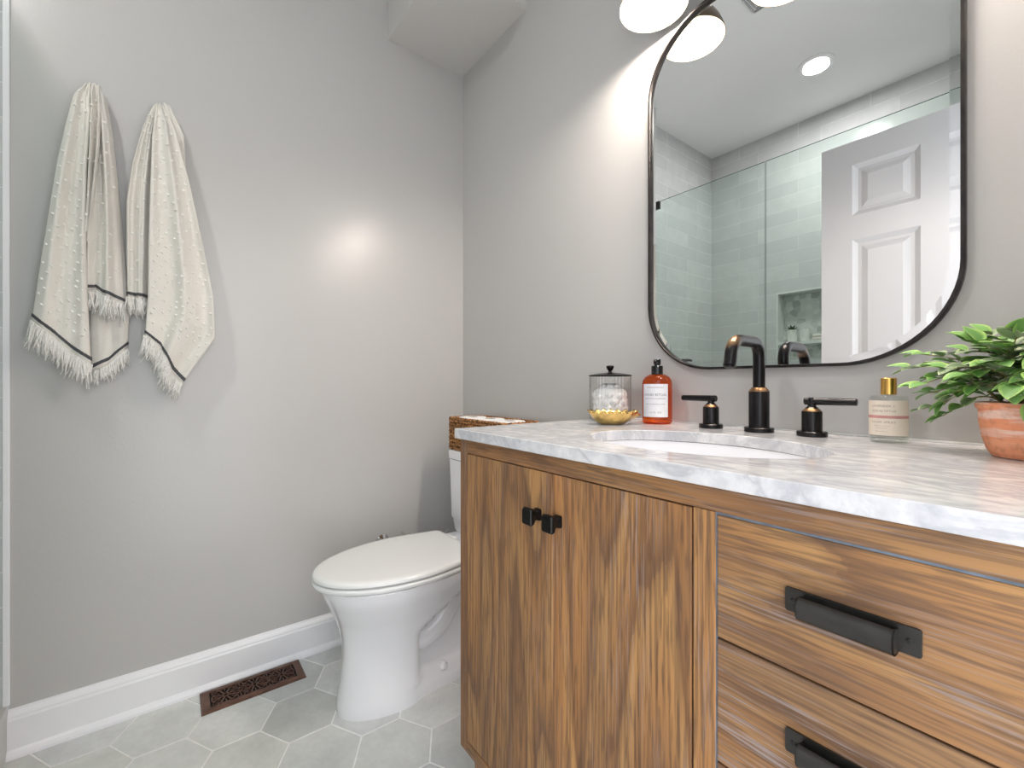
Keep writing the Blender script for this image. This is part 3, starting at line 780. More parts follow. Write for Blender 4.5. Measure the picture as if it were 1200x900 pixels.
# potted plant
PX_, PY_ = 1.716, -.135
pp = empty('potted_plant', (PX_, PY_, CT), 'bushy green-leaved plant in a small terracotta pot at the right end of the counter', 'potted plant')
prof = [(.030, 0), (.036, .001), (.0415, .010), (.0465, .028), (.0495, .050), (.0500, .066), (.0525, .0685), (.0530, .0745), (.0515, .0765), (.0485, .0765), (.0465, .066), (.001, .062)]
pt = obj('pot', L(prof, n=56), M['terracotta'], pp, smooth=True, angle=40)
obj('soil', L([(.046, .064), (.040, .069), (.001, .071)], n=32, cap=False), M['soil'], pp, smooth=True)
def leaf(bm, lay, p, d, nrm, ln, wd, mi):
    d = d.normalized(); s = d.cross(nrm)
    if s.length < 1e-3: s = d.cross(Vector((1, 0, 0)))
    s.normalize(); u = s.cross(d).normalized(); rows = []
    N_ = 7
    for k in range(N_+1):
        t_ = k/N_; w_ = wd*math.sin(PI*min(1, t_**.8*1.0))**.75*(1-.15*t_) if 0 < k < N_ else .0006
        c = p + d*ln*t_ + u*(-.22*ln*t_*t_)
        row = []
        for q, e in ((-1, 1), (-.5, .35), (0, 0), (.5, .35), (1, 1)):
            vv = bm.verts.new(c + s*w_*q + u*abs(q)*w_*.28); row.append((vv, e if 0 < k < N_ else 1))
        rows.append(row)
    for a, b in zip(rows, rows[1:]):
        for i in range(4):
            f = bm.faces.new((a[i][0], a[i+1][0], b[i+1][0], b[i][0])); f.material_index = mi; f.smooth = True
            for lp, e in zip(f.loops, (a[i][1], a[i+1][1], b[i+1][1], b[i][1])): lp[lay] = (e, e, e, 1)
def build_plant():
    rp = random.Random(11)
    lb_ = bmesh.new(); lay = lb_.loops.layers.color.new('edge'); sb_ = bmesh.new()
    sprigs = [((-.128, .030, .128), .030), ((-.115, .015, .150), .026), ((-.112, -.010, .100), .028), ((-.106, .030, .088), .026), ((-.112, .02, .062), .022), ((-.090, .022, .052), .022),
              ((-.078, -.020, .125), .030), ((-.062, .020, .152), .028), ((-.045, -.02, .160), .030), ((-.030, .02, .150), .028), ((-.010, -.03, .168), .030), ((.010, .02, .170), .028),
              ((-.055, -.045, .115), .030), ((-.030, -.060, .130), .030), ((-.010, -.070, .100), .030), ((.020, -.065, .130), .030), ((.020, -.085, .075), .026), ((.045, -.030, .150), .028), ((.060, .010, .130), .028),
              ((.055, -.050, .105), .026), ((.070, -.02, .095), .026), ((.045, .045, .120), .026), ((-.050, .050, .115), .024), ((-.080, .050, .100), .024), ((0, .06, .135), .026),
              ((-.060, .0, .100), .026), ((-.040, .01, .175), .026), ((-.058, -.02, .165), .024), ((.030, .01, .180), .028), ((-.020, -.04, .150), .030), ((-.070, -.03, .090), .026), ((-.050, .03, .135), .028), ((.010, -.06, .115), .030), ((-.095, .02, .115), .028), ((-.045, -.030, .095), .024), ((-.020, .0, .120), .028), ((.010, -.03, .125), .028), ((-.085, .0, .075), .024)]
    for tip, ls in sprigs:
        tip = Vector(tip); r0 = Vector((rp.uniform(-.022, .022), rp.uniform(-.022, .022), .066))
        mid = (r0+tip)/2 + Vector((0, 0, .022 + rp.uniform(0, .012)))
        path = smoothpath([r0, mid, tip], 6); tube(sb_, path, [.0015 - .0009*i/len(path) for i in range(len(path))], 6)
        n_ = len(path); mi0 = 1 if rp.random() < .55 else 0
        for k in range(3, n_-1, 2):
            p = path[k]; d0 = (path[k+1]-path[k-1]).normalized()
            for s in (-1, 1):
                side = d0.cross(Vector((0, 0, 1))).normalized()*s
                dd = (d0*.55 + side*rp.uniform(.6, 1.0) + Vector((0, 0, rp.uniform(-.15, .5)))).normalized()
                leaf(lb_, lay, p, dd, Vector((rp.uniform(-.3, .3), rp.uniform(-.5, .1), 1)), ls*rp.uniform(.8, 1.08), ls*rp.uniform(.32, .43), mi0 if rp.random() < .8 else 1-mi0)
        for _ in range(2):
            dd = ((path[-1]-path[-3]).normalized() + Vector((rp.uniform(-.5, .5), rp.uniform(-.5, .5), rp.uniform(-.2, .6)))).normalized()
            leaf(lb_, lay, path[-1], dd, Vector((0, -.3, 1)), ls*rp.uniform(.9, 1.1), ls*.42, 0)
    # one drooping leaf over the pot rim
    leaf(lb_, lay, Vector((.006, -.060, .080)), Vector((-.1, -.25, -1)), Vector((.3, -1, .2)), .032, .012, 0)
    obj('stem', sb_, M['stem'], pp, smooth=True)
    obj('foliage', lb_, [M['leaf'], M['leaf_grey']], pp, recalc=False)
build_plant()
# ------------------------------------------------------------------ toilet
TX = .380
to = empty('toilet', (TX, -.35, 0), 'white two-piece toilet with closed lid in the corner beside the vanity', 'toilet')
TO = Vector((TX, -.35, 0))
def sstep(a, b, x):
    t_ = max(0, min(1, (x-a)/(b-a))); return t_*t_*(3-2*t_)
def interp(tab, z):
    for k, (a, b) in enumerate(zip(tab, tab[1:])):
        if z <= b[0]+1e-9:
            p = tab[max(0, k-1)]; n_ = tab[min(len(tab)-1, k+2)]; t_ = (z-a[0])/(b[0]-a[0]); out = []
            for i in range(1, len(a)):
                m0 = (b[i]-p[i])/max(1e-6, b[0]-p[0])*(b[0]-a[0]); m1 = (n_[i]-a[i])/max(1e-6, n_[0]-a[0])*(b[0]-a[0])
                out.append((2*t_**3-3*t_**2+1)*a[i] + (t_**3-2*t_**2+t_)*m0 + (3*t_**2-2*t_**3)*b[i] + (t_**3-t_**2)*m1)
            return out
    return list(tab[-1][1:])
def bowl():
    bm = bmesh.new(); nz, ns = 44, 40
    tab = [(0, -.672, .110), (.02, -.672, .110), (.10, -.660, .102), (.19, -.656, .103), (.26, -.668, .122), (.32, -.692, .150), (.365, -.712, .170), (.398, -.718, .176)]
    rings = []
    for k in range(nz+1):
        z = .398*k/nz; yf, W = interp(tab, z); yb = -.115 if z < .30 else -.115 - .11*sstep(.30, .40, z)*0
        side = []
        for i in range(ns+1):
            s = i/ns; y = yf + (yb-yf)*(1-math.cos(PI*s))/2
            u = (y-yf)/.20
            wfront = W*math.sqrt(max(0, 1-(1-min(1, u))**2))**.9
            # rear: the bowl narrows to the deck, foot narrows behind the column
            wr = W*(1 - .30*sstep(-.42, -.12, y)) if z > .30 else W*(1 - .12*sstep(-.42, -.12, y))
            wv = min(wfront, wr)
            edge = -.455 + .16*sstep(.20, .36, z)          # recess behind the front column
            rec = sstep(edge, edge+.035, y)*sstep(.030, .075, z)*(1-sstep(.30, .375, z))
            wv *= (1 - .60*rec)
            if z < .05: wv *= 1 - .20*sstep(-.5, -.40, y)
            tail = (yb-y)/.03
            if tail < 1: wv *= math.sqrt(max(0, 1-(1-tail)**2))*.5+.5
            side.append((wv, y))
        ring = [bm.verts.new((TX+w_, y, z)) for w_, y in side] + [bm.verts.new((TX-w_, y, z)) for w_, y in side[::-1][0:]]
        rings.append(ring)
    bridge(bm, rings); bm.faces.new(rings[0][::-1]); bm.faces.new(rings[-1])
    bmesh.ops.remove_doubles(bm, verts=bm.verts[:], dist=.0004)
    # trapway swelling on both sides
    for s in (-1, 1):
        tube(bm, smoothpath([(TX+s*.035, -.47, .20), (TX+s*.046, -.42, .17), (TX+s*.050, -.36, .20), (TX+s*.050, -.30, .27), (TX+s*.046, -.24, .29), (TX+s*.044, -.19, .22), (TX+s*.040, -.17, .12), (TX+s*.03, -.17, .03)], 5), .040, 18)
    return bm
def topart(name, bm, m, parent=None, **k):
    bmesh.ops.translate(bm, vec=-TO, verts=bm.verts[:]); return obj(name, bm, m, parent or to, **k)
topart('bowl', bowl(), M['porcelain'], smooth=True, angle=80)
def egg(ins, y_back=-.245, yf=-.742, W=.184, n=40):
    """elongated seat outline: squarer at the hinge, round at the front"""
    pts = []; L_ = (y_back-yf)
    for i in range(n+1):
        s = i/n; y = yf + ins + (L_-2*ins)*(1-math.cos(PI*s))/2
        u = min(1, (y-yf-ins)/(.30)); wv = (W-ins)*(1-(1-max(0, u))**2.15)**.5
        wv *= 1 - .17*sstep(-.46, -.22, y)
        r_ = (y_back-ins-y)/.022
        if r_ < 1: wv -= .022*(1-math.sqrt(max(0, 1-(1-r_)**2)))
        pts.append((wv, y))
    return [(TX+a, b) for a, b in pts] + [(TX-a, b) for a, b in pts[::-1]]
def slab(layers, **k):
    bm = bmesh.new(); rings = []
    for ins, z in layers: rings.append([bm.verts.new((a, b, z)) for a, b in egg(ins, **k)])
    bridge(bm, rings); bm.faces.new(rings[0][::-1]); bm.faces.new(rings[-1]); bmesh.ops.remove_doubles(bm, verts=bm.verts[:], dist=.0003); return bm
topart('seat', slab([(.006, .3985), (.001, .402), (0, .409), (.001, .4125), (.005, .4150)]), M['seat'], smooth=True, angle=50)
topart('lid', slab([(.012, .4185), (.004, .4196), (.001, .4220), (.001, .427), (.003, .432), (.008, .4350), (.02, .4360), (.08, .4368), (.14, .4370)]), M['seat'], smooth=True, angle=50)
for s in (-1, 1): topart('hinge', B(TX+s*.075-.022, TX+s*.075+.022, -.262, -.222, .3985, .428), M['seat'], bevel=.006, seg=3)
# deck, tank, lid of tank
bm = bmesh.new(); rings = []
for z, x_, ya, yb in ((.36, .125, -.25, -.03), (.398, .150, -.262, -.02), (.412, .150, -.250, -.02)):
    rings.append([bm.verts.new((a, b, z)) for a, b in rrect(TX-x_, TX+x_, ya, yb, .03, 6)])
bridge(bm, rings); bm.faces.new(rings[0][::-1]); bm.faces.new(rings[-1]); topart('deck', bm, M['porcelain'], smooth=True, angle=60)
bm = bmesh.new(); rings = []
for z, x_, ya in ((.413, .158, -.172), (.425, .166, -.180), (.47, .170, -.186), (.475, .174, -.191), (.60, .175, -.194), (.703, .177, -.197)):
    rings.append([bm.verts.new((a, b, z)) for a, b in rrect(TX-x_, TX+x_, ya, -.018, .028, 6)])
bridge(bm, rings); bm.faces.new(rings[0][::-1]); bm.faces.new(rings[-1]); topart('tank', bm, M['porcelain'], smooth=True, angle=50)
bm = bmesh.new(); rings = []
for z, g in ((.704, .002), (.707, .006), (.732, .007), (.737, .005), (.739, .000)):
    rings.append([bm.verts.new((a, b, z)) for a, b in rrect(TX-.178-g+.004, TX+.178+g-.004, -.197-g+.004, -.012, .028, 6)])
bridge(bm, rings); bm.faces.new(rings[0][::-1]); bm.faces.new(rings[-1]); topart('tank_lid', bm, M['porcelain'], smooth=True, angle=50)
for s in (-1, 1):
    topart('bolt_cap', L([(.015, .045), (.0145, .056), (.009, .066), (.001, .068)], TX+s*.064, -.345, 24, cap=False), M['porcelain'], smooth=True)
# water supply stop on the left wall
sv = empty('supply_valve', (0, -.385, .352), 'small chrome water shut-off valve on the wall behind the toilet lid', 'valve')
def xl(prof, cy, cz, n=24):   # lathe turned to point along +x
    bm = bmesh.new(); lathe(bm, prof, n=n, cap=False); bmesh.ops.transform(bm, matrix=Matrix.Translation((0, cy, cz)) @ Matrix.Rotation(PI/2, 4, 'Y'), verts=bm.verts[:]); return bm
obj('escutcheon', xl([(.030, 0), (.029, .003), (.016, .009), (.009, .011)], 0, 0), M['chrome'], sv, smooth=True)
obj('valve_body', xl([(.008, .008), (.008, .040), (.013, .042), (.013, .062), (.008, .064), (.006, .078)], 0, 0), M['chrome'], sv, smooth=True)
bm = xl([(.001, .074), (.014, .075), (.019, .079), (.019, .083), (.014, .087), (.001, .088)], 0, 0)
for v_ in bm.verts: v_.co.y *= 1.25; v_.co.z *= .8
obj('oval_handle', bm, M['chrome'], sv, smooth=True)
obj('supply_hose', T(smoothpath([(.052, 0, -.010), (.055, .004, -.06), (.075, .06, -.11), (.12, .14, -.08), (.16, .185, .0), (.19, .20, .0585)], 6), .0055, 10), M['hose'], sv, smooth=True)
bm = xl([(.001, .050), (.012, .052), (.016, .058), (.014, .066), (.001, .068)], .085, .018)
obj('side_stop_handle', bm, M['chrome'], sv, smooth=True)
obj('side_stop_stem', xl([(.006, 0), (.006, .054)], .085, .018), M['chrome'], sv, smooth=True)
# ------------------------------------------------------------------ basket with paper rolls on the tank
BX0, BX1, BY0, BY1, BZ0 = .190, .585, -.190, -.030, .740
bk = empty('wicker_basket', ((BX0+BX1)/2, (BY0+BY1)/2, BZ0), 'rectangular brown woven seagrass basket on top of the toilet tank', 'basket')
bo = Vector(((BX0+BX1)/2, (BY0+BY1)/2, 0))
def densify(out, step):
    res = []
    for i in range(len(out)):
        a = Vector(out[i]); b = Vector(out[(i+1) % len(out)]); k = max(1, int((b-a).length/step))
        for j in range(k): res.append(a + (b-a)*j/k)
    return res
bm = bmesh.new(); rows_n = 9; rh = .0132
loop = densify(rrect(BX0+.006, BX1-.006, BY0+.006, BY1-.006, .016, 4), .0035)
per = sum((loop[(i+1) % len(loop)]-loop[i]).length for i in range(len(loop)))
for r_ in range(rows_n):
    d_ = 0; pts = []; rr = []; K = round(per/.015)
    for i, p in enumerate(loop):
        ph = 2*PI*K*(d_/per) + (PI if r_ % 2 else 0); q = loop[(i+1) % len(loop)]; tn = (q-p).normalized(); nn = Vector((tn.y, -tn.x))
        o_ = nn*.0022*math.cos(ph)
        pts.append((p.x+o_.x-bo.x, p.y+o_.y-bo.y, .0068 + r_*rh + .0018*math.sin(ph))); rr.append(.0068 + .0014*math.cos(2*ph)); d_ += (q-p).length
    tube(bm, pts, rr, 8, closed=True)
obj('woven_side', bm, M['wicker'], bk, smooth=True, angle=180)
bm = bmesh.new(); tube(bm, [(p.x-bo.x, p.y-bo.y, rows_n*rh+.0045) for p in loop], [.0058 + .0010*math.sin(i*1.3) for i in range(len(loop))], 8, closed=True)
obj('rim', bm, M['wicker'], bk, smooth=True, angle=180)
obj('base', B(BX0+.008-bo.x, BX1-.008-bo.x, BY0+.008-bo.y, BY1-.008-bo.y, .001, .006), M['wicker'], bk)
lbls = ['white toilet paper roll in the basket, leftmost of three', 'white toilet paper roll in the middle of the basket', 'white toilet paper roll in the basket, nearest the marble countertop']
proto = None
for k in range(3):
    cx = BX0+.068 + k*.124
    if k == 0:
        proto = empty('toilet_paper_roll', (0, 0, 0), lbls[0], 'toilet paper', 'toilet paper rolls in the basket')
        bm = bmesh.new(); R0, r0 = .0555, .0215
        ring = [[bm.verts.new((r*math.cos(2*PI*i/40), r*math.sin(2*PI*i/40), z)) for i in range(40)] for r, z in ((r0, 0), (R0-.003, 0), (R0, .003), (R0, .119), (R0-.004, .122), (r0, .122))]
        bridge(bm, ring, True); obj('paper', bm, M['paper'], proto, smooth=True, angle=50)
        bm = bmesh.new(); ring = [[bm.verts.new((r*math.cos(2*PI*i/32), r*math.sin(2*PI*i/32), z)) for i in range(32)] for r, z in ((.0213, .001), (.0213, .1215), (.0198, .1215), (.0198, .001))]
        bridge(bm, ring, True); obj('core', bm, M['cardboard'], proto, smooth=True, angle=50); o = proto
    else:
        o = proto.copy(); COL.objects.link(o); o['label'] = lbls[k]
        for ch in list(proto.children):
            c_ = ch.copy(); COL.objects.link(c_); c_.parent = o
    o.location = (cx, -.110, BZ0+.0065)
# ------------------------------------------------------------------ floor register
RX0, RX1, RY0, RY1 = .0275, .1450, -1.000, -.707
rg = empty('floor_register', ((RX0+RX1)/2, (RY0+RY1)/2, 0), 'dark bronze scrollwork floor vent grille beside the left baseboard', 'floor vent')
hx, hy = (RX1-RX0)/2, (RY1-RY0)/2
ix, iy = hx-.019, hy-.024
bm = bmesh.new(); rings = []
for ins, z in ((0, 0), (0, .0025), (.004, .0055), (.015, .0062)): rings.append([bm.verts.new((a, b, z)) for a, b in ((-hx+ins, -hy+ins), (hx-ins, -hy+ins), (hx-ins, hy-ins), (-hx+ins, hy-ins))])
rings.append([bm.verts.new((a, b, .0062)) for a, b in ((-ix, -iy), (ix, -iy), (ix, iy), (-ix, iy))]); rings.append([bm.verts.new((a, b, .0008)) for a, b in ((-ix, -iy), (ix, -iy), (ix, iy), (-ix, iy))])
bridge(bm, rings); obj('frame', bm, M['cast_iron'], rg)
obj('opening_shade', B(-ix, ix, -iy, iy, .0002, .001), M['dark_recess'], rg)  # black plate, shade of the hole below the grille put into its colour
bm = bmesh.new()
def strip(p, q, w_=.0019): 
    p = Vector(p); q = Vector(q); d_ = (q-p).normalized(); n_ = Vector((-d_.y, d_.x))*w_
    a = [p+n_, q+n_, q-n_, p-n_]; lo = [bm.verts.new((*t_, .0025)) for t_ in a]; hi = [bm.verts.new((*t_, .0058)) for t_ in a]
    for i in range(4): bm.faces.new((lo[i], lo[(i+1) % 4], hi[(i+1) % 4], hi[i]))
    bm.faces.new(hi); bm.faces.new(lo[::-1])
def ringstrip(cx, cy, r, a0=0, a1=2*PI, n=18, sx=1, sy=1):
    for k in range(n):
        a = a0+(a1-a0)*k/n; b = a0+(a1-a0)*(k+1)/n
        strip((cx+sx*r*math.cos(a), cy+sy*r*math.sin(a)), (cx+sx*r*math.cos(b), cy+sy*r*math.sin(b)), .0016)
for c in (-1, 0, 1):
    cy = c*iy*.66
    ringstrip(0, cy, .007, n=12); ringstrip(0, cy, .037, n=24)
    for k in range(8):
        a = 2*PI*k/8 + PI/8
        strip((.008*math.cos(a), cy+.008*math.sin(a)), (.036*math.cos(a), cy+.036*math.sin(a)), .0022)
    for k in range(8):
        a = 2*PI*k/8; strip((.020*math.cos(a), cy+.020*math.sin(a)), (.037*math.cos(a), cy+.037*math.sin(a)), .0013)
for c in (-1, 1):
    cy = c*iy*.33
    for s in (-1, 1):
        ringstrip(s*ix*.72, cy, .010, n=12); strip((s*ix, cy), (s*ix*.2, cy)); strip((s*ix*.5, cy-.018), (s*ix*.5, cy+.018))
    ringstrip(0, cy, .006, n=10)
for c in (-1, 1):
    for s in (-1, 1):
        strip((s*ix, c*iy), (s*.022, c*iy*.82)); strip((s*ix, c*iy*.82), (s*.018, c*iy*.9)); ringstrip(s*ix*.72, c*iy*.90, .006, n=9)
bmesh.ops.delete(bm, geom=[v_ for v_ in bm.verts if abs(v_.co.x) > ix+.001 or abs(v_.co.y) > iy+.001], context='VERTS')
obj('scrollwork', bm, M['cast_iron'], rg)
# ------------------------------------------------------------------ towels
def wallp(px, py, x):
    """point on the plane x = const seen at a photo position; used to take the towels' outlines at their true place on the wall"""
    d_ = FW*516 + RT*(px-600); s = (x-CAM.x)/d_.x
    return (CAM.y + s*d_.y, CAM.z + s*(450-py))
def samp(line, t_):
    # by arc length
    ds_ = [0]
    for a, b in zip(line, line[1:]): ds_.append(ds_[-1] + math.hypot(b[0]-a[0], b[1]-a[1]))
    g = t_*ds_[-1]
    for i in range(len(line)-1):
        if g <= ds_[i+1]+1e-9:
            u = (g-ds_[i])/max(1e-9, ds_[i+1]-ds_[i]); return (line[i][0]+(line[i+1][0]-line[i][0])*u, line[i][1]+(line[i+1][1]-line[i][1])*u)
    return line[-1]
def towel(name, label, panels, seed):
    rt = random.Random(seed)
    y0, z0 = wallp(*panels[0]['L'][0], .04)
    root = empty(name, (0, y0, z0), label, 'towel', None)
    body = bmesh.new(); tf = bmesh.new(); fr = bmesh.new()
    for P in panels:
        xb = P['x']; Lp = [wallp(a, b, xb+.01) for a, b in P['L']]; Rp = [wallp(a, b, xb+.01) for a, b in P['R']]
        nu, nv = 56, 90
        bl = [wallp(a, b, xb+.01) for a, b in P['B']] if 'B' in P else None
        def pos(u, v_, P=P, Lp=Lp, Rp=Rp, bl=bl, xb=xb):
            a = samp(Lp, v_); b = samp(Rp, v_); y = a[0]+(b[0]-a[0])*u; z = a[1]+(b[1]-a[1])*u
            if bl:
                c = samp(bl, u); base_ = (Lp[-1][0]+(Rp[-1][0]-Lp[-1][0])*u, Lp[-1][1]+(Rp[-1][1]-Lp[-1][1])*u)
                k = v_**3; y += (c[0]-base_[0])*k; z += (c[1]-base_[1])*k
            f = 0
            for n_, amp, ph, drift in P['folds']:
                f += amp*math.sin(2*PI*n_*(u + drift*v_) + ph)
            env = .35 + .65*min(1, v_*2.2); env *= (1 - .35*max(0, v_-.5)*2)
            bulge = max(0, math.sin(PI*min(1, max(0, u))))**.6
            top = math.sin(min(1, v_/.10)*PI/2)
            x = xb*(.55 + .45*top) + f*env*P.get('amp', 1.25) + .012*bulge + .0012*mnoise.noise(Vector((u*9, v_*9, seed)))
            return Vector((max(x, .004), y-y0, z-z0))
        G_ = [[body.verts.new(pos(i/nu, j/nv)) for i in range(nu+1)] for j in range(nv+1)]
        for j in range(nv):
            for i in range(nu): body.faces.new((G_[j][i], G_[j][i+1], G_[j+1][i+1], G_[j+1][i]))
        def frame(u, v_):
            e_ = .004; p = pos(u, v_); a = pos(min(1, u+e_), v_)-pos(max(0, u-e_), v_); b = pos(u, min(1, v_+e_))-pos(u, max(0, v_-e_))
            n_ = a.cross(b); n_.normalize()
            if n_.x < 0: n_ = -n_
            return p, n_, a.normalized(), b.normalized()
        # tufts in staggered rows
        if P.get('tufts', True):
            vmax = .95; rows_ = P.get('rows', 26)
            for j in range(2, rows_):
                v_ = vmax*j/rows_; wd = (pos(1, v_)-pos(0, v_)).length; m_ = max(2, int(wd/.021))
                for i in range(m_):
                    u = (i + .5 + (.5 if j % 2 else 0))/m_ + rt.uniform(-.02, .02)
                    if u > .98 or u < .02 or rt.random() < .12: continue
                    p, n_, a, b = frame(u, v_ + rt.uniform(-.006, .006))
                    s = rt.uniform(.75, 1.15)
                    M4 = Matrix.Translation(p + n_*.0012) @ Matrix(((a.x, b.x, n_.x, 0), (a.y, b.y, n_.y, 0), (a.z, b.z, n_.z, 0), (0, 0, 0, 1))) @ Matrix.Diagonal((.0047*s, .0032*s, .0042*s, 1))
                    bmesh.ops.create_icosphere(tf, subdivisions=1, radius=1, matrix=M4)
        if P.get('stripe', True):
            vs0, vs1 = P.get('sv', (.972, .986)); n = 60; a_ = []; b_ = []
            for i in range(n+1):
                u = i/n; wob = .0012*math.sin(i*1.9)*.3
                p, nn, _, _ = frame(u, vs0+wob); q, nq, _, _ = frame(u, vs1+wob); a_.append((p+nn*.0022, p-nn*.0026)); b_.append((q+nn*.0022, q-nn*.0026))
            st = bmesh.new(); ribs = [[st.verts.new(v2) for v2 in (a_[i][0], b_[i][0], b_[i][1], a_[i][1])] for i in range(n+1)]
            for p_, q_ in zip(ribs, ribs[1:]):
                for c_ in range(4): st.faces.new((p_[c_], p_[(c_+1) % 4], q_[(c_+1) % 4], q_[c_]))
            st.faces.new(ribs[0]); st.faces.new(ribs[-1][::-1]); obj('stripe', st, M['stripe'], root)
            # fringe: twisted strands hanging from the hem
            ln = P.get('fr', .032); fd = Vector((0, *P.get('fd', (-.1, -1)))).normalized()
            wd = (pos(1, 1)-pos(0, 1)).length; m_ = int(wd/.00115)
            for i in range(m_):
                u = (i+.5)/m_; p, nn, a, b = frame(u, .998)
                l_ = ln*rt.uniform(.72, 1.12)*(1+.12*math.sin(i*.55)); d_ = (fd + b*.35 + a*(rt.uniform(-.28, .28) + .18*math.sin(i*.4)) + Vector((rt.uniform(-.12, .12)+.1*math.sin(i*.7), 0, 0))).normalized()
                bend = Vector((rt.uniform(-.2, .3), rt.uniform(-.35, .35), -.3))
                pts = [p + nn*rt.uniform(-.003, .004) + d_*l_*t_ + bend*l_*t_*t_*.5 for t_ in (0, .35, .7, 1)]
                for q in pts: q.x = max(q.x, .003)
                tube(fr, pts, [.0019, .0022, .0020, .0014], 5)
    bd = obj('cloth', body, M['cloth'], root, smooth=True, angle=180); sm = bd.modifiers.new('s', 'SOLIDIFY'); sm.thickness = .0026; sm.offset = -1
    t_ = obj('tufts', tf, M['tuft'], root, smooth=True, angle=180); t_['kind'] = 'stuff'
    f_ = obj('fringe', fr, M['fringe'], root, smooth=True, angle=180); f_['kind'] = 'stuff'
    return root
towel('hanging_towel', 'cream tufted towel with charcoal stripe and fringe hanging at left, nearest the tiled shower wall', [
    dict(x=.018, L=[(108, 110), (118, 200), (110, 330), (104, 390), (107, 437)], R=[(124, 110), (138, 210), (148, 320), (152, 370), (149, 410)], B=[(107, 437), (128, 427), (149, 408)], folds=[(1.5, .004, 0, 0)], fr=.036, fd=(.10, -1), tufts=False, sv=(.972, .984)),
    dict(x=.044, L=[(104, 93), (103, 120), (104, 180), (104, 240), (102, 300), (101, 341)], R=[(112, 94), (124, 112), (131, 150), (138, 215), (142, 290), (145, 355)], B=[(101, 341), (112, 339), (122, 347), (135, 352), (145, 356)], folds=[(1.6, .013, .6, .15), (3.5, .004, 1, 0)], fr=.050, fd=(-.05, -1), rows=20, sv=(.972, .986)),
    dict(x=.060, L=[(98, 92), (86, 108), (76, 145), (66, 190), (56, 250), (46, 310), (36, 375)], R=[(104, 90), (106, 130), (102, 200), (101, 270), (103, 350), (107, 427)], B=[(36, 375), (58, 392), (82, 412), (107, 428)], folds=[(1.3, .011, .3, 0), (3, .003, 2, .1)], fr=.052, fd=(-.12, -1), rows=30, sv=(.972, .984)),
    dict(x=.056, L=[(100, 92), (97, 130), (97, 170), (99, 215), (100, 260)], R=[(116, 94), (119, 130), (116, 180), (110, 230), (103, 285)], folds=[(2.5, .013, 0, 0)], rows=16, stripe=False),
], 3)
towel('hanging_towel', 'cream tufted towel with charcoal stripe and fringe, the right one on the grey wall', [
    dict(x=.020, L=[(190, 118), (200, 160), (214, 220), (226, 290)], R=[(200, 122), (216, 158), (218, 200), (240, 310)], folds=[(1.2, .005, 0, 0)], rows=10, stripe=False, tufts=False),
    dict(x=.040, L=[(180, 119), (167, 148), (155, 190), (148, 235), (148, 290), (149, 348)], R=[(186, 118), (180, 160), (176, 220), (174, 280), (172, 351)], folds=[(1.7, .008, .5, 0), (4, .003, 0, 0)], fr=.044, fd=(-.02, -1), rows=22, sv=(.974, .988)),
    dict(x=.060, L=[(183, 117), (178, 160), (176, 220), (174, 290), (173, 350), (170, 393)], R=[(190, 116), (205, 150), (222, 215), (236, 280), (250, 348), (252, 396), (213, 450)], B=[(170, 393), (187, 407), (194, 420), (200, 436), (213, 450)], folds=[(1.9, .011, 1.2, 0), (4, .0025, 0, .1)], fr=.046, fd=(-.35, -1), rows=34, sv=(.978, .989)),
], 9)
for y_, z_, lab in ((-1.258, 1.845, 'small hook on the left wall holding the towel nearest the shower'), (-1.103, 1.845, 'small hook on the left wall holding the right towel')):
    h = empty('towel_hook', (0, y_, z_), lab, 'hook', 'hooks under the towels')
    bm = xl([(.014, 0), (.014, .005), (.006, .007), (.0055, .012)], 0, -.012); obj('plate', bm, M['black'], h, smooth=True)
    obj('peg', T([(.010, 0, -.012), (.022, 0, -.012), (.026, 0, -.004)], .0035, 10), M['black'], h, smooth=True)
# ------------------------------------------------------------------ things in the shower niche
def faceted(bm, cx, cy, z0, h, r0, r1, n=6):
    A = [bm.verts.new((cx+r0*math.cos(2*PI*k/n), cy+r0*math.sin(2*PI*k/n), z0)) for k in range(n)]
    Bv = [bm.verts.new((cx+r1*math.cos(2*PI*(k+.5)/n), cy+r1*math.sin(2*PI*(k+.5)/n), z0+h)) for k in range(n)]
    C_ = [bm.verts.new((cx+r1*.82*math.cos(2*PI*(k+.5)/n), cy+r1*.82*math.sin(2*PI*(k+.5)/n), z0+h)) for k in range(n)]
    D_ = [bm.verts.new((cx+r1*.7*math.cos(2*PI*(k+.5)/n), cy+r1*.7*math.sin(2*PI*(k+.5)/n), z0+h-.012)) for k in range(n)]
    bm.faces.new(A[::-1])
    for k in range(n):
        j = (k+1) % n; bm.faces.new((A[k], A[j], Bv[k])); bm.faces.new((Bv[k], A[j], Bv[j])); bm.faces.new((Bv[k], Bv[j], C_[j], C_[k])); bm.faces.new((C_[k], C_[j], D_[j], D_[k]))
    bm.faces.new(D_)
NY = YF-.040; NZ = nzs+.0005
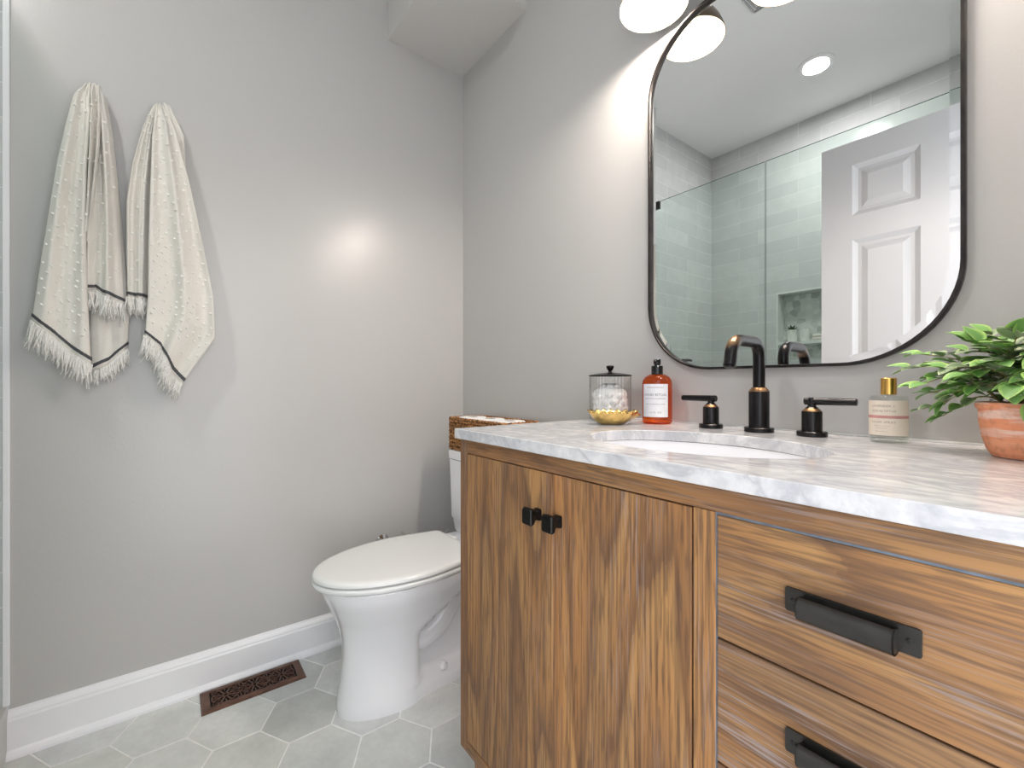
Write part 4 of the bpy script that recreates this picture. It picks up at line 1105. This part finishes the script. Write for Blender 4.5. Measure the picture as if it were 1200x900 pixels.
sp = empty('succulent_pot', (.545, NY, NZ), 'dark green succulent in a white faceted pot on the shower niche shelf', 'potted plant')
bm = bmesh.new(); faceted(bm, 0, 0, 0, .080, .028, .036); obj('pot', bm, M['white_ceramic'], sp)
bm = bmesh.new(); lay = bm.loops.layers.color.new('edge'); rp = random.Random(4)
for k in range(22):
    a = k*2.4; el = .3 + 1.1*k/22; leaf(bm, lay, Vector((0, 0, .070)), Vector((math.cos(a)*math.cos(el), math.sin(a)*math.cos(el), math.sin(el))), Vector((0, 0, 1)), .050, .0090, 0)
obj('succulent', bm, M['leaf_dark'], sp, recalc=False)
bm = bmesh.new(); faceted(bm, 0, 0, 0, .078, .026, .032); fv = obj('faceted_vase', bm, M['white_ceramic']); fv.location = (.622, NY, NZ)
tag(fv, 'empty white faceted vase beside the succulent pot in the shower niche', 'vase')
bm = bmesh.new(); rings = []
for z, g in ((0, .004), (.004, 0), (.014, 0), (.018, .003), (.019, .003), (.023, 0), (.034, 0), (.038, .005)):
    rings.append([bm.verts.new((a, b, z)) for a, b in rrect(-.046+g, .046-g, -.034+g, .034-g, .012, 5)])
bridge(bm, rings); bm.faces.new(rings[0][::-1]); bm.faces.new(rings[-1]); wc = obj('folded_washcloth', bm, M['cloth'], smooth=True, angle=60); wc.location = (.720, NY, NZ)
tag(wc, 'folded beige washcloth on the right of the shower niche shelf', 'washcloth')
bm = bmesh.new(); ctr = bm.verts.new((0, 0, .010)); cb = bm.verts.new((0, 0, 0)); rim_ = []
for k in range(10):
    a = PI/2 + 2*PI*k/10; r = .036 if k % 2 == 0 else .012; rim_.append(bm.verts.new((r*math.cos(a), r*math.sin(a), .003)))
for k in range(10): bm.faces.new((ctr, rim_[k], rim_[(k+1) % 10])); bm.faces.new((cb, rim_[(k+1) % 10], rim_[k]))
sf = obj('starfish', bm, M['white_ceramic'], smooth=True, angle=60, bevel=.0015); sf.location = (.720, NY+.004, NZ+.0385); sf.rotation_euler = (.12, 0, .3)
tag(sf, 'white decorative starfish lying on the folded washcloth', 'starfish')
